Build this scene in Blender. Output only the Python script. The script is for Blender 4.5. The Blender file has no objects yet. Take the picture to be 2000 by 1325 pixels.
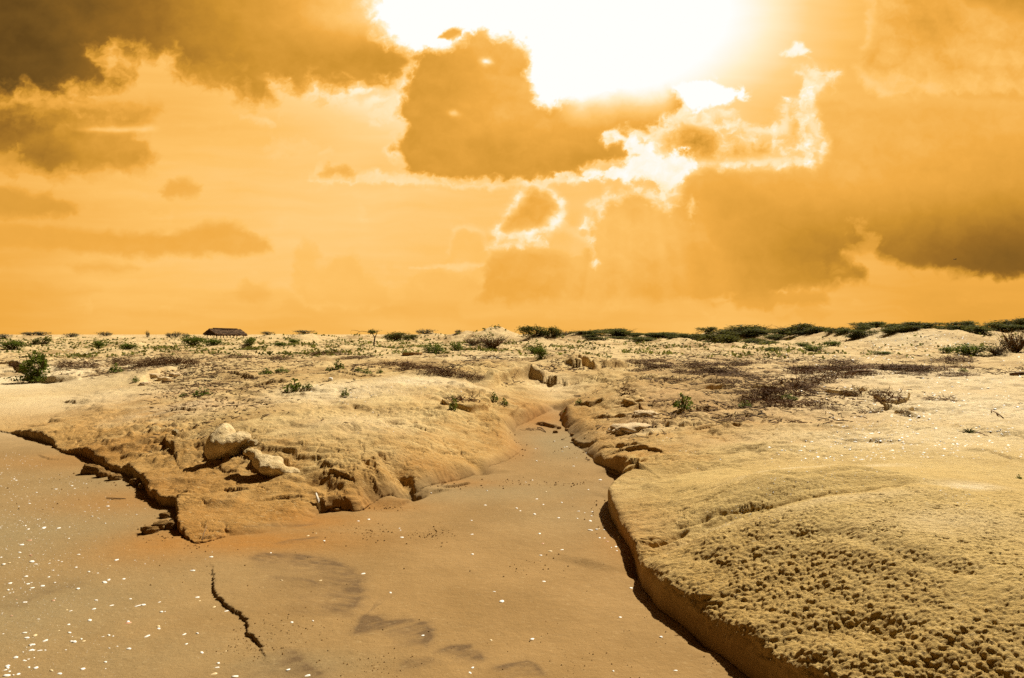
import bpy, math, random
import numpy as np
from mathutils import Vector, Matrix

# ------------------------------------------------------------------ basics
SC = bpy.context.scene
COL = SC.collection
F = 1428.0            # focal length of the photograph in its own pixels (2000 wide)
HY = 652.0            # row of the eye-level horizon
CZ = 1.6              # eye height
R = math.radians
SUN_AZ, SUN_EL = R(37), R(48)      # to the right of straight ahead, and above the ground
EXPO = 0.5
KX = 2 ** EXPO

def srgb(r, g, b, k=1.0):
    def f(c):
        c /= 255.0
        return c / 12.92 if c <= 0.04045 else ((c + 0.055) / 1.055) ** 2.4
    return (f(r) * k, f(g) * k, f(b) * k, 1.0)

SC.view_settings.view_transform = 'Standard'
SC.view_settings.look = 'None'
SC.view_settings.exposure = EXPO
SC.view_settings.gamma = 1.0
SC.view_settings.use_curve_mapping = False
SC.cycles.use_denoising = False
SC.cycles.max_bounces = 4
SC.cycles.diffuse_bounces = 2
SC.cycles.glossy_bounces = 2
SC.cycles.transparent_max_bounces = 4

cam_d = bpy.data.cameras.new('camera')
cam = bpy.data.objects.new('camera', cam_d)
COL.objects.link(cam)
cam_d.sensor_width = 36.0
cam_d.lens = 36.0 * F / 2000.0
cam_d.clip_start = 0.05
cam_d.clip_end = 20000
cam_d.shift_y = (HY - 662.5) / 2000.0 * 1.0
cam.location = (0, 0, CZ)
cam.rotation_euler = (R(90), 0, 0)
SC.camera = cam

# ------------------------------------------------------------------ node helper
class NB:
    def __init__(s, tree):
        s.t = tree; s.n = tree.nodes; s.l = tree.links
    def put(s, sock, v):
        if v is None: return
        if isinstance(v, bpy.types.NodeSocket): s.l.new(v, sock)
        else: sock.default_value = v
    def math(s, op, a, b=None, c=None, clamp=False):
        n = s.n.new('ShaderNodeMath'); n.operation = op; n.use_clamp = clamp
        for i, v in enumerate((a, b, c)): s.put(n.inputs[i], v)
        return n.outputs[0]
    def add(s, a, b): return s.math('ADD', a, b)
    def mul(s, a, b): return s.math('MULTIPLY', a, b)
    def vm(s, op, a, b=None, out=0, scale=None):
        n = s.n.new('ShaderNodeVectorMath'); n.operation = op
        s.put(n.inputs[0], a)
        if b is not None: s.put(n.inputs[1], b)
        if scale is not None: s.put(n.inputs['Scale'], scale)
        return n.outputs['Value'] if op in ('LENGTH', 'DISTANCE', 'DOT_PRODUCT') else n.outputs['Vector']
    def ss(s, x, lo, hi, a=0.0, b=1.0, kind='SMOOTHSTEP'):
        n = s.n.new('ShaderNodeMapRange'); n.interpolation_type = kind
        s.put(n.inputs[0], x); s.put(n.inputs[1], lo); s.put(n.inputs[2], hi); s.put(n.inputs[3], a); s.put(n.inputs[4], b)
        return n.outputs[0]
    def noise(s, vec, scale, detail=4, rough=0.5, color=False, dist=0.0, dim='3D', lac=2.0, w=None):
        n = s.n.new('ShaderNodeTexNoise'); n.noise_dimensions = dim
        if dim != '1D': s.put(n.inputs['Vector'], vec)
        if w is not None: s.put(n.inputs['W'], w)
        n.inputs['Scale'].default_value = scale; n.inputs['Detail'].default_value = detail
        n.inputs['Roughness'].default_value = rough; n.inputs['Distortion'].default_value = dist
        n.inputs['Lacunarity'].default_value = lac
        return n.outputs['Color' if color else 'Fac']
    def voro(s, vec, scale, feature='F1', out='Distance', rnd=1.0, dist='EUCLIDEAN'):
        n = s.n.new('ShaderNodeTexVoronoi'); n.feature = feature; n.distance = dist
        s.put(n.inputs['Vector'], vec); n.inputs['Scale'].default_value = scale
        n.inputs['Randomness'].default_value = rnd
        return n.outputs[out]
    def mix(s, f, a, b, mode='MIX'):
        n = s.n.new('ShaderNodeMix'); n.data_type = 'RGBA'; n.blend_type = mode
        s.put(n.inputs[0], f); s.put(n.inputs[6], a); s.put(n.inputs[7], b)
        return n.outputs[2]
    def comb(s, x, y, z):
        n = s.n.new('ShaderNodeCombineXYZ')
        for i, v in enumerate((x, y, z)): s.put(n.inputs[i], v)
        return n.outputs[0]
    def sep(s, v):
        n = s.n.new('ShaderNodeSeparateXYZ'); s.put(n.inputs[0], v)
        return n.outputs
    def mapping(s, v, loc=(0, 0, 0), rot=(0, 0, 0), scale=(1, 1, 1), kind='POINT'):
        n = s.n.new('ShaderNodeMapping'); n.vector_type = kind
        s.put(n.inputs['Vector'], v)
        if kind != 'NORMAL': n.inputs['Location'].default_value = loc
        n.inputs['Rotation'].default_value = rot; n.inputs['Scale'].default_value = scale
        return n.outputs[0]

# ------------------------------------------------------------------ gradient noise on arrays
_rs = np.random.RandomState(7)
_PERM = _rs.permutation(256).astype(np.int32)
_PERM = np.concatenate([_PERM, _PERM])
_ga = _rs.rand(256) * 2 * np.pi
_GX = np.cos(_ga).astype(np.float32); _GY = np.sin(_ga).astype(np.float32)
_RND = _rs.rand(256).astype(np.float32)

def perlin(x, y, seed=0):
    x = np.asarray(x, np.float32); y = np.asarray(y, np.float32)
    xi = np.floor(x).astype(np.int32); yi = np.floor(y).astype(np.int32)
    xf = x - xi; yf = y - yi
    u = xf * xf * xf * (xf * (xf * 6 - 15) + 10); v = yf * yf * yf * (yf * (yf * 6 - 15) + 10)
    x0 = (xi + seed * 37) & 255; x1 = (x0 + 1) & 255; y0 = (yi + seed * 91) & 255; y1 = (y0 + 1) & 255
    a = _PERM[x0]; c = _PERM[x1]
    def g(h, fx, fy):
        return _GX[h] * fx + _GY[h] * fy
    n00 = g(_PERM[a + y0], xf, yf); n10 = g(_PERM[c + y0], xf - 1, yf)
    n01 = g(_PERM[a + y1], xf, yf - 1); n11 = g(_PERM[c + y1], xf - 1, yf - 1)
    n0 = n00 + u * (n10 - n00); n1 = n01 + u * (n11 - n01)
    return (n0 + v * (n1 - n0)) * 1.5

def fbm(x, y, octaves=5, rough=0.5, seed=0, billow=False, ridge=False):
    s = 0.0; a = 1.0; t = 0.0
    for i in range(octaves):
        n = perlin(x, y, seed + i * 3)
        if billow: n = np.abs(n) * 2 - 0.5
        if ridge: n = 0.5 - np.abs(n) * 2
        s = s + n * a; t += a; a *= rough
        x = x * 2.03 + 11.7; y = y * 2.03 - 5.3
    return s / t

def worley(x, y, seed=0, jitter=0.9):
    xi = np.floor(x).astype(np.int32); yi = np.floor(y).astype(np.int32)
    d1 = np.full(x.shape, 9.0, np.float32); d2 = d1.copy(); cid = np.zeros(x.shape, np.int32)
    for dx in (-1, 0, 1):
        for dy in (-1, 0, 1):
            cx = xi + dx; cy = yi + dy
            h = _PERM[(_PERM[(cx + seed * 13) & 255] + cy + seed * 7) & 255]
            px = cx + 0.5 + (_RND[h] - 0.5) * jitter; py = cy + 0.5 + (_RND[(h * 7 + 3) & 255] - 0.5) * jitter
            d = (px - x) ** 2 + (py - y) ** 2
            m = d < d1
            d2 = np.where(m, d1, np.minimum(d2, d)); cid = np.where(m, h, cid); d1 = np.where(m, d, d1)
    return np.sqrt(d1), np.sqrt(d2), cid

def sstep(lo, hi, x):
    t = np.clip((x - lo) / (hi - lo), 0, 1)
    return t * t * (3 - 2 * t)

def poly_sd(X, Y, poly):
    """signed distance to a closed polygon, positive inside"""
    P = np.asarray(poly, np.float32)
    d = np.full(X.shape, 1e18, np.float32); ins = np.zeros(X.shape, bool)
    n = len(P)
    for i in range(n):
        ax, ay = P[i]; bx, by = P[(i + 1) % n]
        ex, ey = bx - ax, by - ay
        wx = X - ax; wy = Y - ay
        t = np.clip((wx * ex + wy * ey) / (ex * ex + ey * ey + 1e-9), 0, 1)
        qx = wx - ex * t; qy = wy - ey * t
        d = np.minimum(d, qx * qx + qy * qy)
        c = ((ay > Y) != (by > Y))
        if ey != 0:
            ins ^= c & (X < (bx - ax) * (Y - ay) / ey + ax)
    d = np.sqrt(d)
    return np.where(ins, d, -d)

# ------------------------------------------------------------------ sky: a dome that lets through more or less of the hidden sun
def sky_light(az, el):
    """how much sunlight the cloud lets through in a direction: 0 thick dark cloud, 1 the open glare"""
    f32 = np.float32
    azc = np.clip(az, -1.02, 1.02)
    X = (1000 + F * np.tan(azc)).astype(f32); Y = (HY - F * np.tan(np.clip(el, -0.3, 1.0)) / np.cos(azc)).astype(f32)
    wx = fbm(X / 170, Y / 120, 4, 0.5, 1); wy = fbm(X / 170, Y / 120, 4, 0.5, 21)
    vx = fbm(X / 34, Y / 28, 5, 0.6, 41); vy = fbm(X / 34, Y / 28, 5, 0.6, 61)
    X1 = X + wx * 26; Y1 = Y + wy * 16
    nf = fbm((X + vx * 20) / 40, (Y + vy * 20) / 34, 6, 0.58, 5)
    nb = fbm((X + vx * 14) / 46, (Y + vy * 14) / 38, 5, 0.55, 9, billow=True)
    nm = fbm(X1 / 130, Y1 / 70, 5, 0.5, 13)
    nl = fbm(X / 420, Y / 150, 4, 0.5, 17)
    st = fbm(X1 / 260, Y1 / 26, 4, 0.5, 19)
    G = lambda x, a, b: sstep(a, b, x)
    dist = np.hypot((X - 1180), (Y - 40) * 1.1)
    # open sky
    v = 0.675 + 0.07 * np.exp(-((X - 620) / 330) ** 2 - ((Y - 430) / 170) ** 2) + 0.05 * np.exp(-(dist / 520) ** 2)
    v = v - 0.06 * G(-X, -260, 40) - 0.03 * G(Y, 520, 640) - 0.07 * G(X, 1450, 1950)
    v = v + nl * 0.045 + st * 0.034 + np.maximum(nf, 0) * np.maximum(nm, -.1) * 0.12
    # glare
    g = np.hypot((X - 1085 - wx * 12) / np.where(X > 1085, 670, 900), (Y - 10) / np.where(Y > 10, 370, 600))
    tg = np.clip((1.0 - g) / 0.60, 0, 1)
    v = v + (1.03 - v) * (tg * tg * (3 - 2 * tg)) ** 1.15

    def layer(v, poly, val, op=1.0, amp=16, bil=0.0, soft=16, rim=None, rw=9, rop=1.0, body=0.02, warp=1.0, roff=0.0, rmask=None):
        sd = poly_sd(X + wx * 20 * warp + vx * 7 * warp, Y + wy * 12 * warp + vy * 7 * warp, poly)
        f = sd + amp * (nf * (1 - bil) + (nb - 0.15) * bil) * 1.6
        a = G(f, -soft * 0.5, soft * 0.5) * op
        val_ = val(X, Y) if callable(val) else val
        out = v + (val_ + body * (nf * 1.4 + nm) - v) * a
        if rim is not None:
            r = np.exp(-((f - roff) / rw) ** 2) * rop * np.clip(0.78 + 1.3 * nm + 0.9 * vx, 0.12, 1.15)
            if rmask is not None: r = r * rmask(X, Y)
            rv = rim(X, Y) if callable(rim) else rim
            out = out + np.maximum(rv - out, 0) * r
        return out

    # --- faint low clouds, left
    v = layer(v, [(-60, 442), (100, 440), (160, 448), (330, 455), (400, 440), (430, 434), (480, 445), (530, 470), (535, 490), (480, 498), (300, 500), (120, 490), (-60, 482)], 0.575, 0.75, 10, 0.4, 22, body=0.02)
    v = layer(v, [(-60, 375), (20, 364), (60, 378), (100, 374), (140, 400), (146, 415), (80, 424), (-60, 424)], 0.505, 0.8, 12, 0.3, 22)
    v = layer(v, [(312, 372), (330, 356), (360, 352), (388, 366), (372, 382), (330, 384)], 0.59, 0.8, 10, 0, 20)
    v = layer(v, [(130, 520), (220, 508), (280, 522), (240, 534), (150, 534)], 0.59, 0.6, 8, 0, 22)
    v = layer(v, [(-60, 566), (90, 560), (200, 568), (120, 584), (-60, 590)], 0.60, 0.5, 10, 0, 26)
    v = layer(v, [(455, 572), (480, 552), (520, 558), (535, 578), (490, 588)], 0.61, 0.55, 10, 0, 26)
    v = layer(v, [(530, 610), (560, 590), (700, 584), (900, 590), (900, 618), (600, 620)], 0.625, 0.45, 10, 0, 26)
    v = layer(v, [(565, 560), (580, 500), (600, 464), (622, 475), (630, 520), (655, 500), (690, 492), (720, 530), (760, 560), (770, 600), (590, 600)], 0.675, 0.65, 14, 0.5, 18, rim=0.75, rw=7, rop=0.25)
    v = layer(v, [(790, 585), (800, 545), (835, 520), (870, 525), (940, 545), (960, 590)], 0.665, 0.6, 14, 0.5, 20)
    # --- right-hand bank
    def r4(X, Y): return 0.655 - 0.07 * G(X, 1720, 1800) * G(-Y, -150, -60) * G(-X, -1900, -1840) + 0.06 * G(Y, 130, 175) - 0.05 * G(X, 1940, 2040)
    v = layer(v, [(1702, -60), (1697, 40), (1688, 92), (1672, 130), (1700, 165), (1760, 190), (1840, 190), (1900, 186), (2400, 180), (2400, -60)], r4, 0.9, 12, 0.3, 14, rim=0.80, rw=9, rop=0.7, body=0.07,
              rmask=lambda X, Y: G(-X, -1790, -1720))
    v = layer(v, [(1860, -60), (1890, 4), (1940, 20), (2010, 28), (2400, 30), (2400, -60)], 0.46, 0.75, 14, 0, 34, body=0.05)

    def r3(X, Y):
        a = 0.64 - 0.11 * G(X, 1640, 2020) * G(Y, 200, 380) - 0.07 * G(Y, 330, 430) * G(X, 1300, 1480)
        a = a - 0.10 * np.exp(-((X - 1610) / 130) ** 2 - ((Y - 500) / 80) ** 2)
        a = a - 0.27 * np.exp(-((X - 1970) / 330) ** 2 - ((Y - 505 - (X - 1900) * 0.05) / 88) ** 2)
        a = a - 0.05 * np.exp(-((X - 1420) / 120) ** 2 - ((Y - 400) / 90) ** 2) + 0.05 * np.exp(-((X - 1285) / 70) ** 2 - ((Y - 460) / 80) ** 2)
        a = a - 0.03 * G(Y, 430, 560) + 0.035 * np.exp(-((X - 1180) / 120) ** 2 - ((Y - 470) / 80) ** 2)
        return a
    v = layer(v, [(938, 588), (950, 540), (958, 500), (990, 488), (1120, 490), (1140, 470), (1138, 430), (1150, 398), (1172, 396), (1186, 374), (1204, 386), (1232, 364), (1272, 372), (1300, 398), (1322, 380), (1330, 340), (1380, 322),
                  (1480, 330), (1600, 322), (1618, 300), (1604, 240), (1596, 190), (1640, 190), (1690, 205), (1760, 204), (1800, 198), (1850, 200), (2400, 190), (2400, 548), (1960, 538), (1850, 534), (1765, 520), (1715, 496),
                  (1690, 486), (1668, 498), (1640, 500), (1690, 530), (1688, 546), (1620, 558), (1560, 560), (1500, 580), (1300, 588)], r3, 0.92, 15, 0.45, 26,
              rim=lambda X, Y: 0.72 + 0.24 * np.exp(-((X - 1270) / 120) ** 2 - ((Y - 380) / 70) ** 2), rw=10, rop=0.9, roff=-2, body=0.03,
              rmask=lambda X, Y: np.clip(G(-X, -1420, -1330) * G(-Y, -470, -420) + 0.35 * G(-Y, -240, -215), 0, 1))
    v = layer(v, [(1138, 440), (1142, 405), (1168, 392), (1184, 370), (1206, 380), (1232, 360), (1272, 368), (1302, 392), (1330, 372), (1338, 392), (1310, 420), (1290, 400), (1262, 388), (1236, 384), (1212, 402), (1190, 398), (1172, 420), (1158, 450), (1162, 500), (1150, 520), (1140, 480)], lambda X, Y: 0.84 + nf * 0.25, 0.8, 20, 0.4, 18, body=0.02)
    v = layer(v, [(1650, 500), (1672, 470), (1655, 430), (1690, 440), (1720, 470), (1700, 500)], 0.60, 0.6, 22, 0, 22, body=0.06)
    v = layer(v, [(1395, 596), (1440, 570), (1520, 564), (1600, 570), (1612, 596), (1500, 604)], 0.53, 0.7, 12, 0.2, 20)
    v = layer(v, [(1780, 590), (1815, 570), (1860, 562), (1905, 578), (1912, 592), (1840, 598)], 0.565, 0.6, 10, 0.2, 20)
    v = layer(v, [(1520, 618), (1560, 602), (1620, 610), (1600, 626)], 0.59, 0.5, 10, 0, 20)
    v = v + 0.06 * np.exp(-((X - 1625) / 34) ** 2 - ((Y - 525) / 16) ** 2) * (0.6 + nf * 2)
    # --- lit tatters right of the glare
    v = layer(v, [(1526, 104), (1545, 98), (1552, 84), (1572, 86), (1585, 100), (1560, 108)], 0.95, 1.0, 8, 0, 10, body=0.05)

    def r1(X, Y):
        a = 0.85 + 0.05 * np.exp(-((X - 1560) / 50) ** 2 - ((Y - 170) / 40) ** 2)
        a = a - 0.34 * np.exp(-((X - 1352) / 42) ** 2 - ((Y - 278) / 32) ** 2) - 0.20 * np.exp(-((X - 1440) / 75) ** 2 - ((Y - 296) / 20) ** 2)
        return a - 0.05 * G(X, 1500, 1600) * G(Y, 220, 300) + nf * 0.24 + (nb - .1) * 0.10
    v = layer(v, [(1276, 268), (1305, 245), (1332, 226), (1368, 242), (1398, 214), (1432, 220), (1462, 250), (1500, 256), (1528, 246), (1524, 214), (1530, 190), (1562, 186), (1582, 165), (1562, 140), (1575, 128), (1612, 138),
                  (1640, 140), (1620, 160), (1596, 180), (1590, 202), (1600, 235), (1606, 270), (1616, 300), (1604, 321), (1500, 322), (1380, 319), (1330, 318), (1290, 300)], r1, 1.0, 18, 0.4, 16, rim=0.93, rw=9, rop=0.6, body=0.03)
    v = layer(v, [(1300, 170), (1345, 165), (1372, 150), (1410, 172), (1440, 172), (1460, 188), (1420, 200), (1380, 212), (1345, 218), (1320, 190)], 1.05, 1.0, 18, 0.3, 16, body=0.0)
    v = layer(v, [(1160, 262), (1225, 256), (1278, 276), (1290, 296), (1335, 298), (1372, 322), (1345, 338), (1322, 362), (1302, 396), (1288, 372), (1262, 352), (1230, 350), (1190, 352), (1125, 348), (1116, 330), (1165, 326),
                  (1222, 312), (1238, 298), (1195, 276)], lambda X, Y: 0.98 - 0.10 * G(Y, 330, 390) + nf * 0.08, 0.95, 22, 0.2, 14, body=0.0)
    v = layer(v, [(1345, 400), (1350, 380), (1362, 395), (1358, 436), (1350, 430)], 0.84, 0.8, 10, 0, 14, body=0.05)
    # --- left clouds
    def l2(X, Y): return 0.30 + 0.22 * G(X, 0, 260) + nm * 0.08 + nf * 0.07 * G(-Y, -270, -240)
    v = layer(v, [(-700, 195), (60, 198), (130, 200), (230, 192), (290, 200), (304, 214), (290, 234), (280, 262), (290, 290), (294, 316), (276, 335), (200, 342), (100, 340), (60, 326), (-700, 316)],
              l2, 0.92, 22, 0.3, 46, rim=0.72, rw=12, rop=0.3, body=0.04)
    v = v + 0.16 * np.exp(-((Y - 251 - nm * 10) / 6) ** 2) * G(X, 130, 190) * G(-X, -320, -270) + np.maximum(nf, 0) * 0.22 * np.exp(-((X - 120) / 130) ** 2 - ((Y - 215) / 26) ** 2)
    v = layer(v, [(-60, 300), (10, 296), (40, 284), (48, 300), (30, 316), (-60, 320)], 0.58, 0.6, 14, 0, 18, body=0.08)

    def tl(X, Y):
        a = 0.10 + 0.40 * G(X, -60, 640) + 0.20 * G(X, 520, 740) * G(-Y, -120, -20) + 0.05 * G(-Y, -110, -30) * G(X, 200, 600)
        return a - 0.03 * np.exp(-((Y - 140) / 40) ** 2) * G(X, 500, 600) + nm * 0.035
    v = layer(v, [(-700, -400), (760, -400), (736, -20), (728, 15), (742, 60), (775, 85), (802, 108), (803, 150), (780, 170), (700, 172), (640, 174), (600, 160), (570, 170), (530, 164), (522, 195), (496, 206), (470, 186), (440, 168),
                  (390, 166), (352, 140), (332, 108), (270, 104), (220, 100), (180, 110), (200, 132), (242, 150), (230, 166), (160, 172), (80, 180), (-700, 190)], tl, 1.0, 34, 0.25, 64,
              rim=lambda X, Y: 0.70 + 0.14 * G(X, 500, 760), rw=16, rop=0.55, roff=-12, body=0.03, rmask=lambda X, Y: 0.25 + 0.75 * G(X, 480, 700))
    v = layer(v, [(350, 130), (420, 120), (520, 130), (580, 150), (540, 165), (470, 160), (400, 160)], 0.48, 0.35, 24, 0, 30, body=0.10)
    v = layer(v, [(716, 226), (728, 206), (752, 192), (768, 174), (786, 186), (782, 216), (774, 236), (754, 246), (730, 244)], 0.86, 0.9, 14, 0.2, 14, body=0.06)
    v = layer(v, [(655, 192), (690, 180), (730, 176), (768, 176), (760, 190), (700, 202)], 0.83, 0.8, 12, 0.2, 14, body=0.06)
    v = layer(v, [(470, 232), (500, 222), (525, 230), (536, 242), (500, 240)], 0.80, 0.6, 10, 0, 14, body=0.05)
    v = layer(v, [(600, 352), (640, 346), (720, 338), (790, 344), (830, 354), (960, 356), (1120, 346), (1150, 340), (1120, 356), (960, 366), (780, 362), (660, 358)], 0.85, 0.85, 7, 0, 10, body=0.04)
    v = layer(v, [(612, 342), (640, 322), (672, 326), (700, 340), (690, 350), (640, 350)], 0.60, 0.8, 14, 0.2, 14, rim=0.82, rw=8, rop=0.7, body=0.06)
    v = layer(v, [(625, 300), (640, 290), (655, 298), (650, 306)], 0.80, 0.7, 8, 0, 10)
    v = layer(v, [(520, 288), (560, 264), (600, 266), (615, 290), (560, 304)], 0.765, 0.5, 16, 0, 20, body=0.05)
    # --- small rimmed cumulus
    v = layer(v, [(800, 522), (850, 514), (880, 508), (950, 510), (960, 520), (880, 524)], 0.80, 0.8, 6, 0, 9, body=0.05)
    v = layer(v, [(864, 512), (872, 484), (884, 456), (904, 440), (926, 443), (946, 456), (956, 482), (952, 516)], 0.705, 0.85, 8, 0.5, 9, rim=0.80, rw=6, rop=0.8, body=0.02,
              rmask=lambda X, Y: G(-Y, -512, -490))
    v = layer(v, [(1050, 480), (1075, 452), (1100, 440), (1130, 460), (1150, 480), (1120, 496)], 0.72, 0.7, 10, 0.5, 12, rim=0.82, rw=7, rop=0.5, rmask=lambda X, Y: G(-Y, -490, -470))
    v = layer(v, [(944, 484), (958, 466), (984, 448), (1040, 456), (1062, 470), (1066, 482), (1000, 487)], lambda X, Y: 0.83 + nf * 0.15, 0.95, 10, 0.2, 9, body=0.04)

    def c2(X, Y): return 0.60 + 0.06 * G(Y, 420, 450) + 0.03 * G(X, 1050, 1090)
    v = layer(v, [(972, 452), (985, 428), (1004, 402), (1018, 378), (1034, 364), (1056, 366), (1078, 374), (1092, 392), (1094, 414), (1084, 432), (1060, 450), (1010, 454)], c2, 1.0, 8, 0.55, 8, rim=0.92, rw=10, rop=1.05, roff=-1, body=0.05)
    # --- the big cloud in front of the sun
    def c1(X, Y):
        a = 0.492 + 0.12 * np.exp(-((X - 1000) / 130) ** 2 - ((Y - 190) / 90) ** 2) + 0.07 * np.exp(-((X - 990) / 90) ** 2 - ((Y - 90) / 70) ** 2) + 0.05 * np.exp(-((X - 1120) / 150) ** 2 - ((Y - 240) / 60) ** 2)
        a = a + 0.10 * G(-Y, -130, -60) + 0.50 * G(-(Y - 176), -84, 12) * G(X, 1070, 1140) * G(-X, -1345, -1290) + 0.05 * nm + 0.025 * nf
        return a
    v = layer(v, [(812, 100), (830, 90), (870, 94), (904, 86), (912, 66), (940, 62), (966, 70), (1000, 75), (1020, 85), (1030, 105), (1032, 136), (1040, 166), (1050, 196), (1062, 207), (1090, 205), (1120, 190), (1150, 180), (1200, 172),
                  (1260, 166), (1296, 165), (1316, 186), (1336, 212), (1320, 226), (1290, 241), (1250, 253), (1210, 256), (1172, 262), (1192, 276), (1216, 282), (1234, 299), (1216, 311), (1180, 319), (1150, 326), (1120, 342), (1060, 349),
                  (1000, 352), (940, 354), (880, 354), (830, 349), (800, 341), (780, 320), (770, 296), (786, 272), (800, 246), (786, 226), (790, 190), (800, 150), (806, 122)], c1, 1.0, 20, 0.45, 25,
              rim=lambda X, Y: 0.84 + 0.1 * G(X, 1000, 1150), rw=8, rop=0.85, roff=-6, body=0.018, warp=0.9)
    v = layer(v, [(850, 72), (866, 58), (888, 54), (904, 60), (900, 72), (876, 80)], 0.56, 0.9, 8, 0.3, 10)
    v = v + 0.35 * np.exp(-((X - 950 - vx * 8) / 11) ** 2 - ((Y - 121 - vy * 8) / 7) ** 2) + 0.22 * np.exp(-((X - 886 - vx * 8) / 11) ** 2 - ((Y - 221 - vy * 6) / 6) ** 2)
    # --- shafts of light fanning out under the sun
    an = np.arctan2(X - 1230, Y - 20)
    ray = fbm(an * 7 + 3, an * 0, 3, 0.5, 33)
    m = G(Y, 355, 470) * G(-Y, -640, -560) * G(-np.abs(an), -0.9, -0.2)
    v = v + ray * 0.06 * m
    v = v + 0.035 * m * G(an, -0.17, -0.15) * G(-an, 0.02, 0.15)
    # --- outside the picture: made-up dark cloud behind and overhead, to cut the fill light
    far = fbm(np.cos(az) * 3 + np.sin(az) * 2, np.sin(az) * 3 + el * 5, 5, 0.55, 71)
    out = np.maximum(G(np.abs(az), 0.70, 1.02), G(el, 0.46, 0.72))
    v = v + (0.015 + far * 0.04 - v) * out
    v = np.where(el < 0, 0.62 - 0.5 * G(np.abs(az), 0.7, 1.0), v)
    return np.clip(v, 0.0, 1.05)

SUNV = Vector((math.sin(SUN_AZ) * math.cos(SUN_EL), math.cos(SUN_AZ) * math.cos(SUN_EL), math.sin(SUN_EL)))
def grid_mesh(name, V, nr, nc, keep=None, closed=False):
    """V: (nr*nc, 3) array of a grid -> mesh of quads"""
    me = bpy.data.meshes.new(name)
    cc = nc if closed else nc - 1
    i = np.arange(nr - 1)[:, None] * nc; j = np.arange(cc)[None, :]; j2 = (j + 1) % nc
    q = np.stack([i + j, i + j2, i + nc + j2, i + nc + j], -1).reshape(-1, 4)
    if keep is not None: q = q[keep.reshape(-1)]
    n = len(q)
    me.vertices.add(len(V)); me.vertices.foreach_set('co', V.astype(np.float32).ravel())
    me.loops.add(n * 4); me.loops.foreach_set('vertex_index', q.astype(np.int32).ravel())
    me.polygons.add(n); me.polygons.foreach_set('loop_start', np.arange(0, n * 4, 4, dtype=np.int32))
    me.polygons.foreach_set('use_smooth', np.ones(n, bool))
    me.update(calc_edges=True)
    return me

def attr(me, name, arr):
    a = me.attributes.new(name, 'FLOAT', 'POINT'); a.data.foreach_set('value', np.asarray(arr, np.float32).ravel())

def build_sky():
    ax = np.concatenate([np.linspace(-math.pi, -0.72, 60)[:-1], np.linspace(-0.72, 0.72, 1380), np.linspace(0.72, math.pi, 60)[1:-1]])
    ey = np.concatenate([np.linspace(-0.09, -0.004, 6), np.linspace(0.0, 0.465, 470), np.linspace(0.48, math.pi / 2 - 0.01, 60)])
    A, E = np.meshgrid(ax, ey)
    Lm = np.empty(A.shape, np.float32)
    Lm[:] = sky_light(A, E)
    RAD = 6000.0
    V = np.stack([RAD * np.sin(A) * np.cos(E), RAD * np.cos(A) * np.cos(E), RAD * np.sin(E)], -1)
    # gap cut in the unseen upper dome to let the sun lamp through
    nr, nc = A.shape
    D = (V / RAD) @ np.array(SUNV)
    keep = (D[:-1, :] < math.cos(R(11)))
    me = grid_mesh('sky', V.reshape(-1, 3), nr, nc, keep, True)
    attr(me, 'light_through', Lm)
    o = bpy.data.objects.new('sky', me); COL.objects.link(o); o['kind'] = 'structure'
    m = bpy.data.materials.new('sky'); m.use_nodes = True; t = m.node_tree; t.nodes.clear(); b = NB(t)
    at = t.nodes.new('ShaderNodeAttribute'); at.attribute_name = 'light_through'
    cr = t.nodes.new('ShaderNodeValToRGB'); cr.color_ramp.interpolation = 'LINEAR'
    stops = [(0.0, (34, 24, 10)), (0.07, (94, 66, 26)), (0.15, (116, 82, 32)), (0.30, (156, 108, 38)), (0.45, (205, 145, 49)), (0.60, (240, 172, 71)), (0.70, (253, 194, 102)), (0.80, (255, 210, 136)), (0.90, (255, 236, 194)), (1.0, (255, 254, 250))]
    el = cr.color_ramp.elements
    while len(el) < len(stops): el.new(0.5)
    for e, (p, c) in zip(el, stops): e.position = p; e.color = srgb(*c)
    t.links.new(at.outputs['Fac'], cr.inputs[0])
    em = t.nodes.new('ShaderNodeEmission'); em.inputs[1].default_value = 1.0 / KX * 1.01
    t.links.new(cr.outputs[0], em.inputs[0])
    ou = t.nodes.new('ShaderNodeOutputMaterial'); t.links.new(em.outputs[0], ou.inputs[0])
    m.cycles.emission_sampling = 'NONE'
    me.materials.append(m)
    w = bpy.data.worlds.new('World'); SC.world = w; w.use_nodes = True
    wt = w.node_tree; wt.nodes.clear()
    ns = wt.nodes.new('ShaderNodeTexSky'); ns.sky_type = 'NISHITA'; ns.sun_disc = False; ns.sun_elevation = SUN_EL; ns.sun_rotation = SUN_AZ
    bg = wt.nodes.new('ShaderNodeBackground'); bg.inputs[1].default_value = 0.08
    wo = wt.nodes.new('ShaderNodeOutputWorld'); wt.links.new(ns.outputs[0], bg.inputs[0]); wt.links.new(bg.outputs[0], wo.inputs[0])

build_sky()
sun_d = bpy.data.lights.new('sun', 'SUN'); sun_d.energy = 4.8; sun_d.angle = R(0.53); sun_d.color = (1.0, 0.91, 0.72)
sun = bpy.data.objects.new('sun', sun_d); COL.objects.link(sun)
sun.rotation_euler = SUNV.to_track_quat('Z', 'Y').to_euler()

# ------------------------------------------------------------------ ground: one sheet round the camera, dense where the photograph looks
def gp(px, py, h):
    Y = (CZ - h) * F / (py - HY)
    return ((px - 1000.0) / F * Y, Y)

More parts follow.
